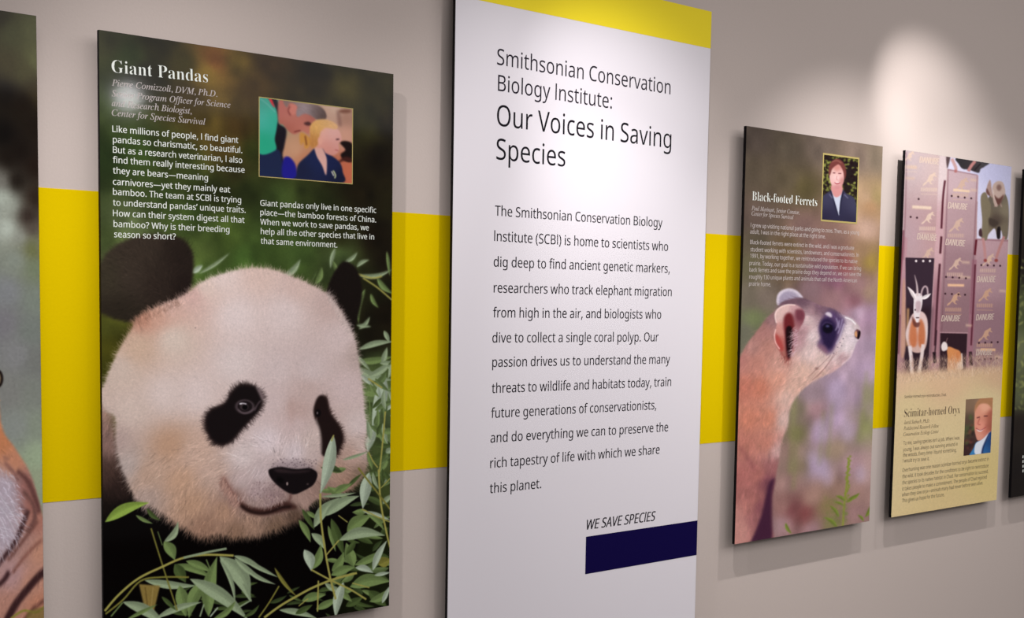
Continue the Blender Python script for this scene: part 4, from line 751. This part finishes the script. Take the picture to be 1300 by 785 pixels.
# ---------------------------------------------------------------- portrait boards
FACE, TH, PH = -.039, .009, 1.07
def board(name, label, x, wd, z, tilt, cat='poster', group='animal portrait boards hung along the wall'):
    t = -tilt; cx, cz = x+wd/2, z+PH/2
    e = bpy.data.objects.new(name, None); COL.objects.link(e); e.empty_display_size = .1
    bx, bz = cx+(-PH/2)*-math.sin(tilt), cz-PH/2*math.cos(tilt)
    e.location = (bx, 0, bz); e.rotation_euler = (0, t, 0)
    tag(e, label, cat, group)
    slab('board', -wd/2, wd/2, 0, PH, FACE+.0003, FACE+TH, EDGE, e)
    for k in (.8, .2):
        boxes('hanging_rail', [(-wd*.32, wd*.32, FACE+TH, 0, PH*k, PH*(k+.06))], CLEAT, e)
    def world(u, v):
        a, b = (u-.5)*wd, (v-.5)*PH
        return (cx+a*math.cos(tilt)-b*math.sin(tilt), FACE, cz+a*math.sin(tilt)+b*math.cos(tilt))
    corners = [project(world(*q)) for q in ((0, 1), (1, 1), (1, 0), (0, 0))]
    return e, wd, corners
def loc_map(corners, wd):
    H = homog(corners, [(-wd/2, PH), (wd/2, PH), (wd/2, 0), (-wd/2, 0)])
    return lambda x, y: warp(H, [(x, y)])[0]
def inset(e, corn, f, painter, gain, label, frame=0, name='inset_photo'):
    q = [f(*c) for c in corn]
    x0 = (q[0][0]+q[3][0])/2; x1 = (q[1][0]+q[2][0])/2; z1 = (q[0][1]+q[1][1])/2; z0 = (q[2][1]+q[3][1])/2
    p = sheet(name, x0, x1, z0, z1, FACE-.0003, print_mat(name, painter(corn).image(name, gain)), e); p['label'] = label
    if frame:
        g = frame; y0, y1 = FACE-.0005, FACE-.0003
        boxes('inset_border', [(x0, x1, y0, y1, z1-g, z1), (x0, x1, y0, y1, z0, z0+g), (x0, x0+g, y0, y1, z0+g, z1-g), (x1-g, x1, y0, y1, z0+g, z1-g)], GOLD, p)
    return p
def face(e, wd, sheet_, name, gain, rough=.34):
    sheet('printed_picture', -wd/2+.0004, wd/2-.0004, .0004, PH-.0004, FACE, print_mat(name, sheet_.image(name, gain), rough), e)
GL, GP, GM, GR, GO, GI = (.8, .85, .8), (.86, .85, .76), (1.05, .92, .8), (.74,), (1.42, 1.02, .78), (1.1,)
TY = FACE-.00015

e, wd, cn = board('tiger_poster', 'photo board of a tiger, partly out of frame left of the panda', -.0696, .5645, 1.0, .00292)
face(e, wd, paint_tiger(cn), 'tiger_print', GL)

e, wd, cn = board('panda_poster', 'tall photo board of a giant panda among bamboo leaves with white text above', .5927, .5677, .99457, .00209)
face(e, wd, paint_panda(), 'panda_print', GP)
f = loc_map(PANDA, wd)
PC = [(326.5, 121.7), (446, 137.5), (446.7, 233.8), (329, 223)]
inset(e, PC, f, paint_panda_inset, GP, 'small gold-edged photo of a grey-haired man bending beside a blonde woman', .0016)
lettering('title_line', [('Giant Pandas', 142, 90, 263.7, 104)], f, TY, CREAM, e, 'serif', .93, -.012)
lettering('credit_line', [('Pierre Comizzoli, DVM, Ph.D.', 142, 107, 275.4, 122), ('Senior Program Officer for Science', 142, 120.5, 292, 136), ('and Research Biologist,', 142, 132.7, 243, 143.4), ('Center for Species Survival', 142, 144.8, 260.5, 157.3)], f, TY, CREAM_F, e, 'italic', .95, .004)
lettering('story_line', [('Like millions of people, I find giant', 142.8, 165.5, 302, 180.5), ('pandas so charismatic, so beautiful.', 143.5, 179, 307, 193.3), ('But as a research veterinarian, I also', 143.5, 191.9, 307, 206),
    ('find them really interesting because', 143.5, 204.7, 310, 218.2), ('they are bears\u2014meaning', 143.5, 218.2, 263.7, 227.9), ('carnivores\u2014yet they mainly eat', 143.5, 232.5, 291.8, 243.2), ('bamboo. The team at SCBI is trying', 143.5, 245.3, 305.7, 256.4),
    ('to understand pandas\u2019 unique traits.', 143.5, 258.9, 311.4, 268.9), ('How can their system digest all that', 143.5, 272.4, 310, 281.7), ('bamboo? Why is their breeding', 144.2, 286, 291, 293.8), ('season so short?', 145, 299.2, 223, 302.7)], f, TY, CREAM, e, 'sans', .93, .005)
lettering('caption_line', [('Giant pandas only live in one specific', 330, 260, 476, 269.7), ('place\u2014the bamboo forests of China.', 330, 271.8, 476, 281.8), ('When we work to save pandas, we', 330, 283.9, 466.8, 291.8),
    ('help all the other species that live in', 330.7, 296, 473.6, 303.5), ('that same environment.', 330.7, 308.2, 427.3, 313.5)], f, TY, CREAM, e, 'sans', .93, .005)

e, wd, cn = board('ferret_poster', 'photo board of a black-footed ferret in profile on a blurred mauve background', 2.18216, .5629, 1.0016, .00215)
face(e, wd, paint_ferret(), 'ferret_print', GM)
f = loc_map(FERRET, wd)
inset(e, [(1045, 196), (1091, 200.6), (1087.3, 284.7), (1041, 281)], f, paint_ferret_inset, GI, 'small gold-edged portrait of a person in a dark jacket before green leaves', .0045)
lettering('title_line', [('Black-footed Ferrets', 954.7, 256.9, 1036.8, 262.9)], f, TY, CREAM, e, 'serif', .86, -.014)
lettering('credit_line', [('Paul Marinari, Senior Curator,', 954, 269.2, 1014.6, 273.5), ('Center for Species Survival', 954, 275.8, 1006.7, 279.8)], f, TY, CREAM_F, e, 'italic', .95, 0)
lettering('story_line', [('I grew up visiting national parks and going to zoos. Then, as a young', 952.8, 290.5, 1090.4, 297.5), ('adult, I was in the right place at the right time.', 952, 298.5, 1047.5, 303.3),
    ('Black-footed ferrets were extinct in the wild, and I was a graduate', 952, 311.6, 1083.8, 317), ('student working with scientists, landowners, and conservationists. In', 952.4, 320.7, 1089.7, 325.6), ('1991, by working together, we reintroduced the species to its native', 952, 328.8, 1088, 333.8),
    ('prairie. Today, our goal is a sustainable wild population. If we can bring', 951, 338, 1092.7, 342.6), ('back ferrets and save the prairie dogs they depend on, we can save the', 951, 346.2, 1092.7, 350), ('roughly 130 unique plants and animals that call the North American', 950.7, 355, 1087.5, 357.9), ('prairie home.', 950.5, 363.8, 978, 364.4)], f, TY, CREAM_F, e, 'sans', .93, .002)

e, wd, cn = board('oryx_poster', 'cream photo board of a white oryx standing in an open transport crate', 2.85078, .5628, 1.00184, -.00038)
face(e, wd, paint_oryx(), 'oryx_print', GO)
f = loc_map(ORYX, wd)
inset(e, [(1225.7, 508.9), (1260.3, 507.4), (1258, 577.6), (1224, 580.7)], f, paint_oryx_inset, GR, 'small portrait of a smiling man in a blue jacket')
lettering('caption_line', [('Scimitar-horned oryx reintroduction, Chad.', 1148.8, 506.3, 1201.5, 504.3)], f, TY, INK, e, 'sans', .93, 0)
lettering('title_line', [('Scimitar-horned Oryx', 1148.4, 530.5, 1218.8, 526.6)], f, TY, BROWN, e, 'serif', .86, -.012)
lettering('credit_line', [('Jared Stabach, Ph.D.', 1148.2, 539.4, 1180.3, 537.8), ('Postdoctoral Research Fellow', 1147.8, 547, 1192, 544.4), ('Conservation Ecology Center', 1147.4, 554.6, 1191.8, 551.3)], f, TY, BROWN, e, 'italic', .95, 0)
lettering('story_line', [('To me, saving species isn\u2019t a job. When I was', 1147.4, 565.7, 1218.3, 560), ('young, I was always out running around in', 1147, 574, 1215.9, 567.7), ('the woods. Every time I found something,', 1147, 581, 1214.5, 575.4), ('I would try to save it.', 1146.8, 588.2, 1180.3, 585.8),
    ('Overhunting was one reason scimitar-horned oryx became extinct in', 1146.2, 600, 1255.4, 587.4), ('the wild. It took decades for the conditions to be right to reintroduce', 1146.2, 608, 1255, 596), ('the species to its native habitat in Chad. For conservation to succeed,', 1146.2, 615.8, 1254.8, 603.2),
    ('it takes people to make a commitment. The people of Chad rejoiced', 1146.2, 623.7, 1252.8, 610.5), ('when they saw oryx\u2014animals many had never before seen alive.', 1145.8, 631.2, 1248, 617.8), ('This gives us hope for the future.', 1145.8, 638.7, 1199, 631.8)], f, TY, BROWN, e, 'sans', .93, 0)
DAN = (('DANUBE', 1167, 205.5, 1192, 208), ('DANUBE', 1170, 276, 1190, 278), ('DANUBE', 1164, 304, 1189, 306), ('DANUBE', 1203, 264, 1228, 266), ('DANUBE', 1200, 311, 1225, 313), ('DANUBE', 1195, 409, 1219, 409), ('DANUBE', 1240, 359, 1264, 359), ('DANUBE', 1239, 408, 1262, 407), ('DANUBE', 1239, 453, 1260, 452.5))
lettering('crate_word', [d for d in DAN if d[2] != 276], f, TY, mat('crate_stencil', (.56, .43, .36), .5, .3), e, 'oblique', .95, .03)

e, wd, cn = board('dark_leafy_poster', 'dark photo board cut off by the right edge, right of the oryx board', 3.49564, .5645, 1.002, .00544)
face(e, wd, paint_fifth(cn), 'dark_print', GM)
f = loc_map(cn, wd)
for y in (582, 588, 594, 600):                                # only the first letters of its text reach into the frame
    q0, q1 = f(1298.1, y), f(1299.4, y-3.6)
    boxes('letter_stroke', [(q0[0], q1[0], TY, FACE-.00005, q0[1], q1[1])], CREAM, e)

# ---------------------------------------------------------------- tall introduction panel
HX0, HX1, HF, ZB, ZT = 1.30203, 2.04422, -.040, .62, 2.3314
hc, hw = (HX0+HX1)/2, HX1-HX0
e = bpy.data.objects.new('introduction_panel', None); COL.objects.link(e); e.location = (hc, 0, ZB); e.empty_display_size = .1
tag(e, 'tall white text panel with a yellow top band and a navy bar', 'sign')
slab('board', -hw/2, hw/2, 0, ZT-ZB, HF+.0003, HF+TH, EDGE, e)
for k in (1.45, .3):
    boxes('hanging_rail', [(-hw*.32, hw*.32, HF+TH, 0, k, k+.07)], CLEAT, e)
g = .0004
sheet('white_sheet', -hw/2+g, hw/2-g, g, ZT-ZB-g, HF, WHITE, e)
z0 = 2.2426-ZB; boxes('yellow_band', [(-hw/2+g, hw/2-g, HF-.0003, HF, z0, ZT-ZB-g)], BANDY, e)
nx = on_plane(743.5, 700, HF)[0]-hc; boxes('navy_bar', [(nx, hw/2-g, HF-.0003, HF, .9909-ZB, 1.0788-ZB)], NAVY, e)
def fh(x, y):
    p = on_plane(x, y, HF); return (p[0]-hc, p[2]-ZB)
HY = HF-.00015
lettering('heading_line', [('Smithsonian Conservation', 631, 81.9, 851, 120), ('Biology Institute:', 632, 115.2, 776.8, 138.1)], fh, HY, INK_L, e, 'sans', .88, 0)
lettering('title_line', [('Our Voices in Saving', 630.7, 159.5, 852, 188.5), ('Species', 630, 202.3, 717.5, 211.8)], fh, HY, INK, e, 'sans', .88, 0)
lettering('story_line', [('The Smithsonian Conservation Biology', 628.3, 273.8, 840.8, 288.7), ('Institute (SCBI) is home to scientists who', 627.3, 306, 848, 318.9), ('dig deep to find ancient genetic markers,', 626.7, 338.6, 850, 346.8), ('researchers who track elephant migration', 626.7, 371.6, 852.5, 376.3),
    ('from high in the air, and biologists who', 625.9, 403.2, 839.2, 404.9), ('dive to collect a single coral polyp. Our', 625, 435.2, 835.8, 433.6), ('passion drives us to understand the many', 624.9, 466.2, 850.4, 461.7), ('threats to wildlife and habitats today, train', 624.3, 499.4, 851.9, 490.3),
    ('future generations of conservationists,', 623.4, 531, 833, 519.8), ('and do everything we can to preserve the', 622.6, 562.4, 848, 547.7), ('rich tapestry of life with which we share', 622.2, 594.6, 837.2, 576.3), ('this planet.', 621.6, 626.6, 687, 620)], fh, HY, INK, e, 'sans', .9, .004)
lettering('slogan_line', [('WE SAVE SPECIES', 744.9, 672.8, 832, 661.2)], fh, HY, INK, e, 'oblique', .84, .012)
